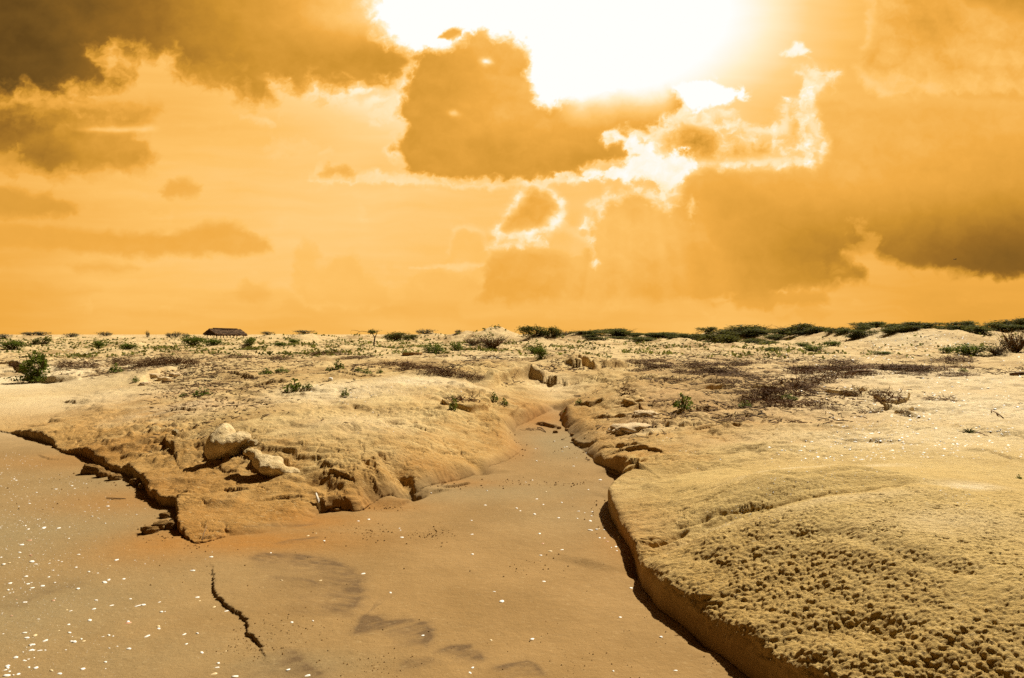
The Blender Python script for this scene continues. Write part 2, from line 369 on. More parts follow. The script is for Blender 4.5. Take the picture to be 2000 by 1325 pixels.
_TH = np.concatenate([np.linspace(-math.pi, -0.68, 70)[:-1], np.linspace(-0.68, 0.68, 1330), np.linspace(0.68, math.pi, 70)[1:-1]])
_r = [0.06]
while _r[-1] < 900:
    q = _r[-1]
    k = 0.05 if q < 1.6 else 0.012 if q < 2.5 else 0.0014 if q < 5.2 else 0.0023 if q < 8 else 0.0030 if q < 16 else 0.0038 if q < 30 else 0.0065 if q < 75 else 0.02 if q < 160 else 0.06
    _r.append(q * (1 + k))
_RR = np.array(_r)
NR, NC = len(_RR), len(_TH)
TH, RR = np.meshgrid(_TH.astype(np.float32), _RR.astype(np.float32))
GX = RR * np.sin(TH); GY = RR * np.cos(TH)
LR = np.log(RR)

def rbf(ctrl):
    P = np.array([[math.atan2(x, y), math.log(math.hypot(x, y))] for x, y, h in ctrl]); h = np.array([c[2] for c in ctrl])
    def phi(d2): return d2 * np.log(d2 + 1e-9)
    n = len(P); D = ((P[:, None] - P[None]) ** 2).sum(-1)
    A = np.zeros((n + 3, n + 3)); A[:n, :n] = phi(D) + np.eye(n) * 0.004
    A[:n, n] = 1; A[:n, n + 1:] = P; A[n, :n] = 1; A[n + 1:, :n] = P.T
    s = np.linalg.solve(A, np.concatenate([h, [0, 0, 0]]))
    out = np.full(TH.shape, s[n], np.float32) + TH * np.float32(s[n + 1]) + LR * np.float32(s[n + 2])
    for i in range(n):
        d2 = (TH - np.float32(P[i, 0])) ** 2 + (LR - np.float32(P[i, 1])) ** 2
        out += np.float32(s[i]) * d2 * np.log(d2 + np.float32(1e-9))
    return out

CT = [(0, 800, .17), (60, 820, .15), (120, 845, .16), (200, 865, .17), (300, 880, .20), (310, 940, .15), (420, 940, .17), (520, 960, .15), (350, 985, .11), (480, 1010, .075), (560, 1000, .09), (0, 760, .26), (0, 712, .38), (-200, 790, .2), (-250, 740, .35),
      (300, 815, .36), (340, 872, .27), (440, 885, .28), (440, 830, .46), (530, 918, .23), (545, 880, .36), (590, 920, .25), (400, 855, .34),
      (700, 965, .14), (700, 930, .25), (700, 900, .33), (700, 872, .39), (700, 830, .46), (700, 790, .55), (700, 760, .64), (720, 745, .70), (640, 960, .13), (640, 900, .30), (780, 940, .12), (780, 900, .27),
      (850, 930, .13), (850, 900, .24), (850, 850, .37), (850, 800, .52), (870, 765, .62), (880, 745, .71), (930, 905, .12), (960, 880, .16), (980, 850, .26), (975, 810, .40), (960, 780, .50), (990, 870, .12), (1000, 815, .26), (1020, 790, .32), (1000, 765, .45),
      (560, 850, .42), (560, 800, .51), (560, 770, .56), (500, 760, .56), (400, 790, .47), (400, 760, .52), (300, 780, .42), (200, 785, .30), (250, 750, .46), (100, 775, .27), (180, 742, .46),
      (600, 720, .72), (750, 715, .78), (850, 722, .77), (950, 722, .78), (950, 700, .84), (400, 715, .70), (200, 708, .72), (100, 706, .68), (600, 690, .82), (300, 685, .82), (900, 685, .87), (0, 690, .55), (30, 675, .80), (-200, 690, .7),
      (1000, 722, .78), (1070, 714, .80), (1100, 702, .84), (1160, 704, .84), (1060, 758, .44), (1020, 750, .56), (1140, 745, .54), (1085, 785, .29), (1092, 768, .36), (1100, 752, .44), (1050, 790, .34), (1120, 785, .36), (1180, 735, .66),
      (1230, 745, .70), (1200, 765, .58), (1180, 800, .38), (1130, 820, .27), (1150, 860, .17), (1200, 870, .21), (1200, 900, .15), (1280, 800, .46), (1300, 850, .33), (1250, 910, .22), (1350, 745, .68), (1350, 710, .75), (1250, 715, .77), (1300, 690, .82), (1500, 690, .82),
      (1400, 800, .48), (1400, 860, .37), (1400, 920, .32), (1300, 950, .29), (1215, 975, .29), (1285, 1060, .35), (1320, 1110, .36), (1380, 1170, .355), (1450, 1225, .35), (1600, 1290, .34), (1480, 1160, .37), (1620, 1210, .36),
      (1500, 1100, .355), (1500, 1000, .37), (1500, 930, .385), (1700, 1150, .36), (1700, 1050, .40), (1700, 950, .43), (1700, 880, .46), (1700, 820, .51), (1700, 780, .57), (1700, 740, .66), (1700, 710, .73),
      (1950, 1250, .37), (1950, 1100, .42), (1950, 1000, .45), (1950, 900, .48), (1950, 840, .53), (1950, 780, .60), (1950, 730, .69), (1950, 700, .76), (1550, 760, .61), (1550, 830, .46), (1550, 720, .71), (1700, 684, .86), (1900, 684, .86), (2300, 800, .6), (2300, 1000, .5), (2500, 1300, .4)]
ctrl = [gp(*c) + (c[2],) for c in CT]
for px in (-600, 0, 500, 1000, 1500, 2000, 2600):
    for Y, h in ((60, .88), (105, .95), (170, -.6), (800, -.6)):
        ctrl.append(((px - 1000) / F * Y, Y, h))
for a, r, h in ((-1.3, 6, .1), (-1.3, 30, .6), (1.3, 3, .4), (1.3, 8, .6), (1.3, 30, .8), (2.2, 3, .3), (-2.2, 3, .0), (3.0, 5, .2), (-3.0, 5, .1), (2.2, 40, .8), (-2.2, 40, .6), (3.1, 60, .8), (-3.1, 60, .8), (.9, 1.2, .33), (0.2, .4, .1), (3, .4, .1)):
    ctrl.append((r * math.sin(a), r * math.cos(a), h))
T = rbf(ctrl)
T = np.where(RR > 110, T + (-0.6 - T) * sstep(110, 160, RR), T)

# dunes and hummocks along the skyline: (column, distance, row of the top, half width in metres, half depth)
for px, Y, py, sx, sy in ((970, 52, 641, 2.2, 3.5), (905, 54, 648, 2.2, 3), (840, 64, 650, 2.4, 3), (1060, 47, 650, 1.6, 2.5), (1135, 62, 650, 2.2, 3), (1275, 62, 650, 1.7, 3), (1330, 46, 664, 1.5, 2.2), (1400, 62, 649, 2.4, 3), (1480, 62, 648, 2.4, 3), (1560, 56, 646, 2.2, 3),
                          (1640, 50, 645, 2.4, 4), (1720, 46, 643, 2.8, 4.5), (1800, 43, 641, 3.0, 5), (1885, 46, 641, 3.0, 4.5), (1965, 50, 639, 3.0, 4), (2080, 48, 640, 3.5, 4), (600, 72, 650, 2.0, 3), (540, 78, 654, 2.4, 3), (690, 68, 655, 1.8, 2.5), (760, 75, 655, 2.0, 3), (200, 85, 656, 3, 4), (70, 75, 656, 3, 3.5),
                          (1210, 75, 651, 3, 4), (330, 95, 657, 4, 4), (1450, 40, 672, 1.6, 2), (640, 45, 668, 2.0, 2), (480, 42, 672, 2.4, 2), (230, 48, 668, 2.6, 2.2), (1620, 33, 682, 1.6, 1.6), (-120, 75, 655, 4, 4), (2250, 46, 642, 4, 4)):
    x0 = (px - 1000) / F * Y; h = CZ + (HY - py) * Y / F
    T = np.maximum(T, T + (h - T) * np.exp(-((GX - x0) / sx) ** 2 - ((GY - Y) / sy) ** 2))

# hummocky roughness that grows away from the camera, finer grain on the banks
px_ = 1000 + F * np.tan(np.clip(TH, -1.2, 1.2))
far = sstep(14, 40, RR)
T = T + (fbm(GX / 5.0, GY / 5.0, 5, 0.55, 3) * 0.30 + fbm(GX / 1.6, GY / 1.6, 4, 0.55, 4, billow=True) * 0.10) * far * (1 - 0.6 * sstep(70, 110, RR))
mid = sstep(5, 11, RR)
lft = sstep(0.9, 0.3, GX - 0.0 * GY) if False else (1 - sstep(0.55, 1.1, GX) * (1 - sstep(6.5, 8.0, GY)))      # everything but the smooth right bank
RGH = 0.20 + 0.80 * sstep(-.02, .30, fbm(GX / 1.9, GY / 1.9, 3, .5, 77))      # rough and smooth stretches
beach = np.exp(-((GX + 11.0) / 3.6) ** 2 - ((GY - 15.5) / 4.5) ** 2)
T = T + (fbm(GX / 1.25, GY / 1.25, 4, 0.5, 6) * 0.13 * (0.5 + 0.5 * mid) + RGH * fbm(GX / 0.40, GY / 0.40, 3, 0.5, 8, billow=True) * 0.05 * (0.5 + 0.5 * mid)) * (0.42 + 0.58 * lft) * (1 - 0.75 * beach)
# worn layers: the slope steps down in uneven shelves
tt = T / 0.085 + fbm(GX / 0.9, GY / 0.9, 3, 0.5, 9) * 1.2
T = T + (sstep(0.30, 0.70, tt - np.floor(tt)) - (tt - np.floor(tt))) * 0.062 * lft * (1 - 0.8 * beach) * sstep(-0.1, 0.35, fbm(GX / 1.7, GY / 1.7, 3, 0.5, 10) + .05) * (1 - sstep(20, 35, RR))

# low ground in front of the shelter, so that its posts show
low = sstep(360, 392, px_) * (1 - sstep(490, 520, px_)) * sstep(48, 60, RR)
T = T + (np.minimum(T, CZ - 9.6 * GY / F) - T) * low
# floor of the wash: level sand that climbs slowly up the gully
FL = np.interp(GY, [-50, 5, 9, 11.5, 13, 15, 18, 22, 30], [0, 0, .03, .10, .18, .27, .36, .46, .6]).astype(np.float32)
FL = FL + fbm(GX / 1.6, GY / 1.6, 3, 0.5, 11) * 0.014 + fbm(GX / 0.25, GY / 0.25, 3, 0.5, 12) * 0.0028
def fl_h(px, py):
    h = 0.0
    for _ in range(8):
        Y = (CZ - h) * F / (py - HY); h = float(np.interp(Y, [-50, 5, 9, 11.5, 13, 15, 18, 22, 30], [0, 0, .03, .10, .18, .27, .36, .46, .6]))
    return h
# outline of that floor: column, row, width of the wall that rises from it, undercut
FP = [(-900, 770, .10, .03), (-300, 805, .10, .03), (0, 843, .05, .02), (40, 851, .05, .02), (90, 865, .05, .02), (122, 884, .05, .02), (165, 894, .06, .02), (205, 912, .06, .03), (250, 929, .06, .03), (285, 950, .05, .03), (295, 972, .05, .03), (320, 990, .05, .03), (352, 994, .05, .03),
      (346, 1022, .05, .03), (356, 1040, .05, .03), (388, 1060, .05, .03), (408, 1056, .06, .02), (450, 1045, .10, .01), (520, 1040, .22, 0), (600, 1026, .4, 0), (622, 1002, .2, .02), (640, 998, .22, .05), (668, 996, .20, .05), (700, 1000, .20, .05), (730, 985, .35, .02), (765, 976, .24, .02),
      (800, 968, .24, .02), (860, 950, .22, .02), (920, 930, .22, .02), (980, 905, .24, .02), (1014, 886, .3, .02), (1018, 868, .35, 0), (1003, 850, .3, 0), (1010, 832, .25, .02), (1040, 818, .18, .02), (1066, 808, .18, .02), (1082, 800, .3, 0), (1096, 802, .3, 0), (1094, 820, .2, .03), (1106, 838, .3, .02), (1132, 872, .3, 0), (1166, 906, .16, .03), (1190, 918, .12, .04), (1222, 936, .10, .04), (1228, 950, .10, .03), (1200, 976, .09, .05), (1194, 998, .09, .05), (1216, 1046, .10, .06), (1250, 1102, .12, .07), (1264, 1150, .13, .06), (1292, 1192, .14, .05),
      (1350, 1234, .14, .04), (1420, 1292, .15, .03), (1492, 1348, .16, .03), (1650, 1480, .2, 0)]
fpts = [gp(px, py, fl_h(px, py)) for px, py, w_, u_ in FP] + [(2.2, 1.3), (3.0, 0.2), (3.4, -3.0), (-9, -3.0), (-30, 2), (-60, 20)]
fw = [q[2] for q in FP] + [.3] * 6; fu = [q[3] for q in FP] + [0] * 6

def edge_field(poly, ws, us, closed=True):
    """distance to a line (signed: positive on its left), with the width and undercut of the nearest piece and the outward direction"""
    n = len(poly)
    AL = np.zeros(TH.shape, np.float32); cum = 0.0
    D = np.full(TH.shape, 1e9, np.float32); W = np.full(TH.shape, 0.2, np.float32); U = np.zeros(TH.shape, np.float32); NXa = np.zeros(TH.shape, np.float32); NYa = np.zeros(TH.shape, np.float32)
    ins = np.zeros(TH.shape, bool)
    nx_ = GX + wobx; ny_ = GY + woby
    for i in range(n if closed else n - 1):
        a = poly[i]; b = poly[(i + 1) % n]
        ex, ey = b[0] - a[0], b[1] - a[1]; L = math.hypot(ex, ey) + 1e-9
        wx = nx_ - a[0]; wy = ny_ - a[1]
        t = np.clip((wx * ex + wy * ey) / (L * L), 0, 1)
        qx = wx - ex * t; qy = wy - ey * t
        d = np.hypot(qx, qy)
        m = d < D
        D = np.where(m, d, D); j = (i + 1) % n
        W = np.where(m, ws[i] + (ws[j] - ws[i]) * t, W); U = np.where(m, us[i] + (us[j] - us[i]) * t, U)
        AL = np.where(m, cum + t * L, AL); cum += L
        NXa = np.where(m, qx, NXa); NYa = np.where(m, qy, NYa)
        c = ((a[1] > ny_) != (b[1] > ny_))
        if ey != 0: ins ^= c & (nx_ < ex * (ny_ - a[1]) / ey + a[0])
    return np.where(ins, -D, D), W, U, NXa / (D + 1e-6), NYa / (D + 1e-6), AL

amp = np.clip(RR * 0.006, 0.02, 0.12)
wobx = fbm(GX / 0.55, GY / 0.55, 4, 0.5, 14) * amp; woby = fbm(GX / 0.55, GY / 0.55, 4, 0.5, 15) * amp
jag = fbm(GX / 0.10, GY / 0.10, 3, 0.6, 16, ridge=True) * 0.030 * (GX < -0.6)
wobx = wobx + jag; woby = woby + jag * 0.6
# the big right bank has a smooth edge, so the wobble dies out along it
smooth_edge = sstep(0.5, 0.8, GX) * (1 - sstep(5.6, 6.6, GY))
wobx = wobx * (1 - 0.35 * smooth_edge); woby = woby * (1 - 0.35 * smooth_edge)
SD, EW, EU, EX, EY, AL = edge_field(fpts, fw, fu)
q = np.clip(SD / EW, 0, 1)
steep = EW < 0.3
prof = np.where(steep, 1 - (1 - q) ** 2.2, np.sin(q * math.pi / 2) ** 1.15)
prof = np.where(SD <= 0, 0, prof)
qs = np.clip((SD - 0.02) / 1.15, 0, 1)
T = T + smooth_edge * (.13 * sstep(.15, 1.2, SD) * (1 - sstep(1.7, 3.4, SD)) + .03 * fbm(GX / .8, GY / .8, 3, .5, 94))
WR = np.clip(0.37 + 0.16 * fbm(AL / .55, AL * 0 + 3.3, 3, .5, 89), .2, .6)
SHO = WR + (1 - WR) * (0.80 * (1 - (1 - qs) ** 1.5) + 0.20 * np.sqrt(1 - (1 - np.clip(SD / .3, 0, 1)) ** 2 + 1e-6)) + fbm(GX / .22, GY / .22, 3, .5, 88) * .10 * sstep(0, .1, SD) * (1 - sstep(.4, .9, SD))
T = FL + (T - FL) * (1 - smooth_edge * (1 - SHO))
FLOOR = (1 - sstep(0.0, 1.0, SD / np.maximum(EW, 0.05))).astype(np.float32)
# rills that run down the banks to the floor
rl = fbm(AL / .30, SD / 1.3, 4, .55, 49, ridge=True); rl2 = fbm(AL / .11 + 7, SD / .5, 3, .55, 50, ridge=True)
T = T - (sstep(.0, .45, rl) * .055 + sstep(.1, .45, rl2) * .018) * lft * RGH * sstep(.0, .35, SD) * (1 - sstep(1.0, 2.6, SD)) * sstep(.08, .3, T - FL) * (1 - beach) * (1 - sstep(14, 20, RR))
H = FL + np.maximum(T - FL, 0.015) * prof
HX = np.zeros_like(H); HYy = np.zeros_like(H)
# walls that lean out over their foot
lean = EU * 1.7 * np.exp(-((SD - EW * 0.75) / (EW * 0.7)) ** 2) * (SD > -0.01)
HX -= EX * lean; HYy -= EY * lean

def ledge(pts, height, w=0.05, lup=0.5, ldn=0.25, under=0.0, dig=0.12, rough=1.0):
    """a small scarp along a line: the ground behind it (away from the camera) stands higher, fading back into the slope"""
    global H, HX, HYy
    P = [gp(*p) for p in pts]
    n = len(P); cum = [0.0]
    for i in range(n - 1): cum.append(cum[-1] + math.dist(P[i], P[i + 1]))
    xs = [p[0] for p in P]; ys = [p[1] for p in P]; mg = max(lup, ldn) * 3 + 0.3
    tr = np.array([min(xs) - mg, max(xs) + mg, min(ys) - mg, max(ys) + mg])
    rows = np.where((_RR > max(0.05, min(math.hypot(x, y) for x, y in P) - mg)) & (_RR < max(math.hypot(x, y) for x, y in P) + mg))[0]
    ths = [math.atan2(x, y) for x, y in P]; rm = min(math.hypot(x, y) for x, y in P)
    cols = np.where((_TH > min(ths) - mg / rm) & (_TH < max(ths) + mg / rm))[0]
    if len(rows) == 0 or len(cols) == 0: return
    S = (slice(rows[0], rows[-1] + 1), slice(cols[0], cols[-1] + 1))
    X = GX[S] + wobx[S] * rough * 0.9; Y = GY[S] + woby[S] * rough * 0.9
    D = np.full(X.shape, 1e9, np.float32); sgn = np.ones(X.shape, np.float32); tl = np.zeros(X.shape, np.float32); nx = np.zeros(X.shape, np.float32); ny = np.zeros(X.shape, np.float32)
    for i in range(n - 1):
        ax, ay = P[i]; ex, ey = P[i + 1][0] - ax, P[i + 1][1] - ay; L = math.hypot(ex, ey) + 1e-9
        t0 = ((X - ax) * ex + (Y - ay) * ey) / (L * L); t = np.clip(t0, 0, 1)
        qx = X - ax - ex * t; qy = Y - ay - ey * t; d = np.hypot(qx, qy); m = d < D
        cr = (ex * (Y - ay) - ey * (X - ax))
        sgn = np.where(m, np.sign(cr), sgn); tl = np.where(m, cum[i] + t * L, tl)
        nx = np.where(m, -ey / L, nx); ny = np.where(m, ex / L, ny)
        D = np.where(m, d, D)
    tp = sstep(0, 0.22, tl / cum[-1]) * sstep(0, 0.22, 1 - tl / cum[-1]) if n > 1 else 1
    hv = height * tp * (0.75 + 0.5 * fbm(X / 0.4, Y / 0.4, 3, 0.5, 31))
    sd = D * sgn
    up = sstep(-w * 0.5, w * 0.5, sd)
    H[S] = H[S] + hv * (1 - dig) * up * np.exp(-np.maximum(sd, 0) / lup) - hv * dig * (1 - up) * np.exp(-np.maximum(-sd, 0) / ldn)
    if under:
        ln = under * tp * np.exp(-((sd - w * 0.45) / (w * 0.5)) ** 2)
        HX[S] -= nx * ln; HYy[S] -= ny * ln

# lines run left to right as seen by the camera, so that their left side is the far side
ledge([(255, 872, .27), (285, 862, .28), (322, 858, .28), (334, 872, .27), (345, 862, .28), (405, 848, .31)], .085, .04, .6, .35, .03)
ledge([(395, 868, .30), (430, 890, .28), (470, 885, .28), (492, 900, .25), (525, 926, .22), (560, 928, .22), (592, 916, .25)], .10, .05, .6, .4, .03)
ledge([(948, 758, .55), (975, 748, .56), (1005, 743, .57), (1035, 738, .58), (1062, 742, .55), (1078, 737, .56)], .34, .14, 1.1, .8, .05, .2, .45)
ledge([(1076, 728, .60), (1100, 728, .58), (1122, 731, .56), (1128, 722, .60), (1148, 727, .60), (1166, 733, .6), (1182, 728, .65)], .34, .14, 1.1, .8, .05, .2, .45)
ledge([(855, 776, .58), (880, 794, .53), (912, 799, .50), (944, 794, .50), (958, 774, .53)], .13, .10, 1.4, .35, .07, .2)
ledge([(40, 738, .42), (80, 744, .42), (118, 746, .42), (150, 742, .46), (185, 738, .48)], .21, .18, 1.8, .8, .06, .15)
ledge([(-20, 716, .5), (30, 722, .5), (62, 735, .45)], .18, .16, 1.8, .8, .05, .15)
ledge([(260, 752, .46), (320, 730, .55), (360, 722, .6), (400, 722, .62)], .25, .2, 1.2, .8, .05, .4)
ledge([(1598, 762, .6), (1640, 770, .58), (1668, 772, .58), (1700, 764, .6)], .13, .07, .9, .35, .06, .3)
ledge([(1700, 772, .58), (1738, 790, .56), (1764, 786, .56), (1775, 772, .58)], .13, .07, .9, .35, .06, .3)
ledge([(1735, 802, .54), (1762, 808, .53), (1785, 800, .54)], .10, .05, .3, .3, .04, .6)
ledge([(1165, 908, .12), (1190, 902, .15), (1215, 910, .15), (1245, 920, .18), (1275, 905, .2)], .08, .03, .3, .2, .03)
ledge([(1180, 890, .16), (1210, 880, .19), (1250, 885, .2), (1310, 895, .25)], .06, .03, .3, .2, .03)
ledge([(1205, 935, .16), (1235, 928, .18), (1262, 915, .2)], .07, .03, .2, .2, .03)
ledge([(290, 812, .36), (325, 806, .38), (385, 800, .44), (440, 790, .46), (520, 786, .5), (600, 778, .54)], .055, .03, .35, .3, .02)
ledge([(320, 798, .4), (360, 792, .45), (450, 782, .5), (560, 774, .55)], .035, .03, .3, .3, .0)
ledge([(1038, 822, .16), (1062, 824, .16), (1082, 828, .16), (1098, 826, .18)], .07, .05, .4, .3, .03, .2)
ledge([(1120, 850, .14), (1138, 862, .14), (1160, 866, .15), (1200, 858, .2)], .05, .03, .3, .2, .02)
ledge([(770, 916, .22), (800, 918, .22), (812, 935, .18), (825, 942, .16)], .05, .025, .2, .2, .02)
ledge([(625, 930, .22), (650, 935, .2), (680, 950, .16), (700, 948, .17)], .05, .025, .15, .15, .02)
ledge([(860, 952, .05), (895, 938, .08), (925, 932, .08)], .04, .025, .15, .1, .02)
ledge([(610, 972, .11), (640, 974, .12), (675, 980, .10)], .05, .03, .15, .15, .04)
ledge([(1430, 762, .62), (1500, 768, .6), (1580, 758, .62)], .10, .06, .5, .3, .03)
ledge([(1230, 800, .46), (1245, 790, .5), (1262, 795, .5)], .08, .04, .3, .3, .02)
ledge([(1370, 768, .58), (1395, 762, .6), (1420, 756, .62)], .16, .06, .5, .3, .05, .5)
ledge([(150, 826, .17), (190, 824, .17), (240, 826, .18)], .03, .03, .3, .3)
ledge([(120, 786, .25), (150, 790, .25), (195, 787, .27)], .06, .04, .4, .4, .02)
ledge([(70, 895, .0), (100, 903, .0), (130, 905, .0)], .02, .02, .1, .1, .0, .4)
ledge([(1460, 878, .4), (1500, 868, .42), (1560, 866, .42)], .03, .02, .2, .15, .01)
ledge([(1555, 862, .42), (1620, 852, .46), (1700, 858, .47), (1770, 868, .47)], .035, .04, .25, .3, .0)
ledge([(1880, 885, .48), (1930, 888, .48), (1985, 905, .48)], .035, .04, .2, .3, .0)
for pts_, h_ in (([(930, 776, .5), (970, 770, .52), (1010, 776, .45)], .09), ([(985, 800, .4), (1015, 792, .38), (1035, 796, .3)], .06), ([(1120, 802, .3), (1150, 792, .4), (1190, 780, .5)], .10), ([(1190, 800, .36), (1230, 788, .46), (1270, 776, .55)], .09), ([(1210, 748, .62), (1250, 742, .66), (1300, 740, .68)], .12), ([(1150, 826, .22), (1190, 820, .3), (1230, 824, .34)], .06), ([(1320, 806, .46), (1360, 796, .5), (1410, 792, .54)], .08), ([(1160, 878, .15), (1200, 872, .2), (1260, 874, .26)], .06), ([(1340, 836, .4), (1400, 824, .46), (1470, 826, .48)], .05), ([(440, 760, .5), (500, 752, .56), (560, 752, .58)], .08), ([(400, 742, .56), (450, 735, .62), (520, 738, .64)], .10), ([(620, 738, .66), (680, 732, .7), (740, 738, .7)], .06)):
    ledge(pts_, h_, .05, .5, .35, .02, .2)
for pts in ([(750, 885, .33), (790, 872, .36), (840, 878, .33)], [(860, 870, .32), (900, 860, .33), (930, 868, .3)], [(560, 900, .3), (600, 885, .33), (640, 880, .35)], [(690, 905, .29), (730, 898, .3), (760, 905, .26)], [(400, 960, .15), (440, 950, .16), (500, 955, .15)],
            [(380, 920, .19), (420, 915, .2), (470, 930, .18)], [(500, 975, .13), (545, 965, .15), (600, 968, .13)], [(1130, 760, .6), (1150, 772, .5), (1170, 768, .5)], [(905, 835, .38), (940, 828, .38), (960, 835, .35)]):
    ledge(pts, .028, .02, .15, .12, .012)
# step across the sand sheet in the foreground, left side lower
STEP = [gp(*p, 0.0) for p in ((408, 1085), (416, 1120), (424, 1160), (440, 1180), (465, 1198), (488, 1212), (487, 1235), (505, 1252), (520, 1290), (560, 1345), (640, 1500))]
def line_side(P, X, Y):
    D = np.full(X.shape, 1e9, np.float32); sg = np.ones(X.shape, np.float32); tl = np.zeros(X.shape, np.float32)
    for i in range(len(P) - 1):
        ax, ay = P[i]; ex, ey = P[i + 1][0] - ax, P[i + 1][1] - ay; L = math.hypot(ex, ey)
        t = np.clip(((X - ax) * ex + (Y - ay) * ey) / (L * L), 0, 1); d = np.hypot(X - ax - ex * t, Y - ay - ey * t); m = d < D
        sg = np.where(m, np.sign(ex * (Y - ay) - ey * (X - ax)), sg); tl = np.where(m, i + t, tl); D = np.where(m, d, D)
    return D * sg, tl
cl = slice(0, NC)
sdl, tl = line_side(STEP, GX + wobx * 0.8, GY + woby * 0.8)
hs = 0.022 * sstep(0.2, 1.6, tl) * (1 - sstep(6.6, 8.3, tl))
H = H + hs * (sstep(-0.008, 0.008, sdl) - 1) * np.exp(np.minimum(sdl, 0) / 0.5) * FLOOR
ln = 0.012 * sstep(0.2, 1.4, tl) * (1 - sstep(6.6, 8, tl)) * np.exp(-((sdl - 0.006) / 0.012) ** 2)
HX -= 0.8 * ln
# grooves on the right bank
def groove(pts, depth, w):
    global H
    P = [gp(*p) for p in pts]
    rows = np.where((_RR > min(math.hypot(*p) for p in P) - .6) & (_RR < max(math.hypot(*p) for p in P) + .6))[0]; S = (slice(rows[0], rows[-1] + 1), slice(0, NC))
    X = GX[S] + wobx[S] * 0.5; Y = GY[S] + woby[S] * 0.5
    sd, tl = line_side(P, X, Y); n = len(P) - 1
    tp = sstep(0, 0.5, tl) * sstep(0, 0.4, n - tl)
    H[S] = H[S] - depth * tp * (np.exp(-(sd / w) ** 2) - 0.5 * np.exp(-((sd + w * 2.2) / (w * 1.4)) ** 2) - 0.35 * np.exp(-((sd - w * 2.4) / (w * 1.6)) ** 2))
groove([(1262, 1068, .24), (1300, 1040, .28), (1380, 1012, .32), (1500, 1004, .35), (1640, 992, .38), (1800, 970, .41)], .075, .20)
groove([(1210, 950, .2), (1260, 935, .25), (1330, 915, .3), (1420, 900, .36)], .05, .16)
groove([(1330, 1150, .28), (1420, 1130, .34), (1540, 1140, .36)], .022, .10)
groove([(1480, 1240, .26), (1560, 1200, .34), (1680, 1190, .36), (1800, 1230, .36)], .03, .09)
groove([(1500, 1060, .35), (1640, 1075, .37), (1760, 1120, .38), (1950, 1180, .39)], .018, .05)
groove([(762, 898, .29), (786, 915, .26), (806, 936, .2), (822, 962, .08)], .09, .11)
groove([(560, 905, .27), (600, 925, .25), (640, 945, .2), (652, 968, .12)], .03, .09)
groove([(905, 870, .3), (930, 890, .2), (945, 915, .1)], .05, .10)
groove([(660, 860, .4), (700, 845, .43), (760, 850, .42), (830, 838, .42)], .04, .10)
groove([(1300, 1010, .3), (1400, 998, .33), (1500, 1000, .35), (1580, 996, .37), (1680, 985, .39), (1780, 974, .41)], .020, .022)
groove([(1360, 985, .32), (1430, 970, .35), (1475, 950, .37)], .022, .03)
groove([(1480, 960, .37), (1560, 972, .38), (1680, 960, .40), (1780, 962, .42)], .012, .035)
groove([(1290, 975, .28), (1330, 960, .3), (1390, 955, .32)], .015, .05)
groove([(1285, 1035, .27), (1310, 1025, .28), (1340, 1010, .3)], .035, .03)
groove([(1130, 905, .1), (1160, 925, .1), (1190, 960, .1)], .0, .05)

# crusted and cracked faces; knobbly skin on the flank of the right bank
CR = 1 - FLOOR
near = 1 - sstep(9, 18, RR)
d1, d2, cid = worley(GX / 0.19 + wobx * 6, GY / 0.13 + woby * 6, 2)
crk = (1 - sstep(0.0, 0.16, d2 - d1)) * sstep(0.0, 0.25, fbm(GX / 0.9, GY / 0.9, 3, 0.5, 23) + 0.08)
H = H - 0.022 * crk * CR * near * (1 - .8 * beach) * (.12 + .88 * lft)
H = H + CR * near * (1 - .7 * beach) * (fbm(GX / 0.13, GY / 0.10, 3, 0.5, 25) * 0.011 * (.5 + .5 * lft) + RGH * fbm(GX / 0.26, GY / 0.20, 3, 0.5, 26, billow=True) * .026 * lft + fbm(GX / 0.03, GY / 0.03, 2, 0.5, 27) * 0.0016 * (RR < 6))
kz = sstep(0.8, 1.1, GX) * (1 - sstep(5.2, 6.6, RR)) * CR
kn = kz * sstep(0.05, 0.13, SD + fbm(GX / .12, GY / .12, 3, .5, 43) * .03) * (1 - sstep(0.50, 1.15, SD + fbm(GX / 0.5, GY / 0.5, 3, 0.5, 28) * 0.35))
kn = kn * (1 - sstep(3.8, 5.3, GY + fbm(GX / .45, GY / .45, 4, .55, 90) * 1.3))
rw = np.where(RR < 8)[0]; rs = slice(rw[0], rw[-1] + 1)
q1 = fbm(GX[rs] / .04, GY[rs] / .04, 3, .6, 41) * .010; q2 = fbm(GX[rs] / .04, GY[rs] / .04, 3, .6, 42) * .010
dd1, dd2, cid = worley((GX[rs] + q1) / 0.023, (GY[rs] + q2) / 0.021, 5)
ee1, ee2, cid2 = worley((GX[rs] + q1) / 0.040, (GY[rs] + q2) / 0.037, 6)
knob = np.clip(1 - (dd1 / 0.62) ** 2, 0, 1) ** 0.38 * (0.25 + 0.75 * _RND[cid & 255]) * 0.9 + 0.55 * np.clip(1 - (ee1 / 0.6) ** 2, 0, 1) ** 0.4 * (_RND[cid2 & 255] > .5)
e1, e2, _ = worley(GX[rs] / 0.055, GY[rs] / 0.038, 8)
skin = (1 - sstep(0.0, 0.16, e2 - e1)) * sstep(-0.05, 0.3, fbm(GX[rs] / 0.35, GY[rs] / 0.3, 3, 0.5, 29))
DN = np.zeros_like(H)
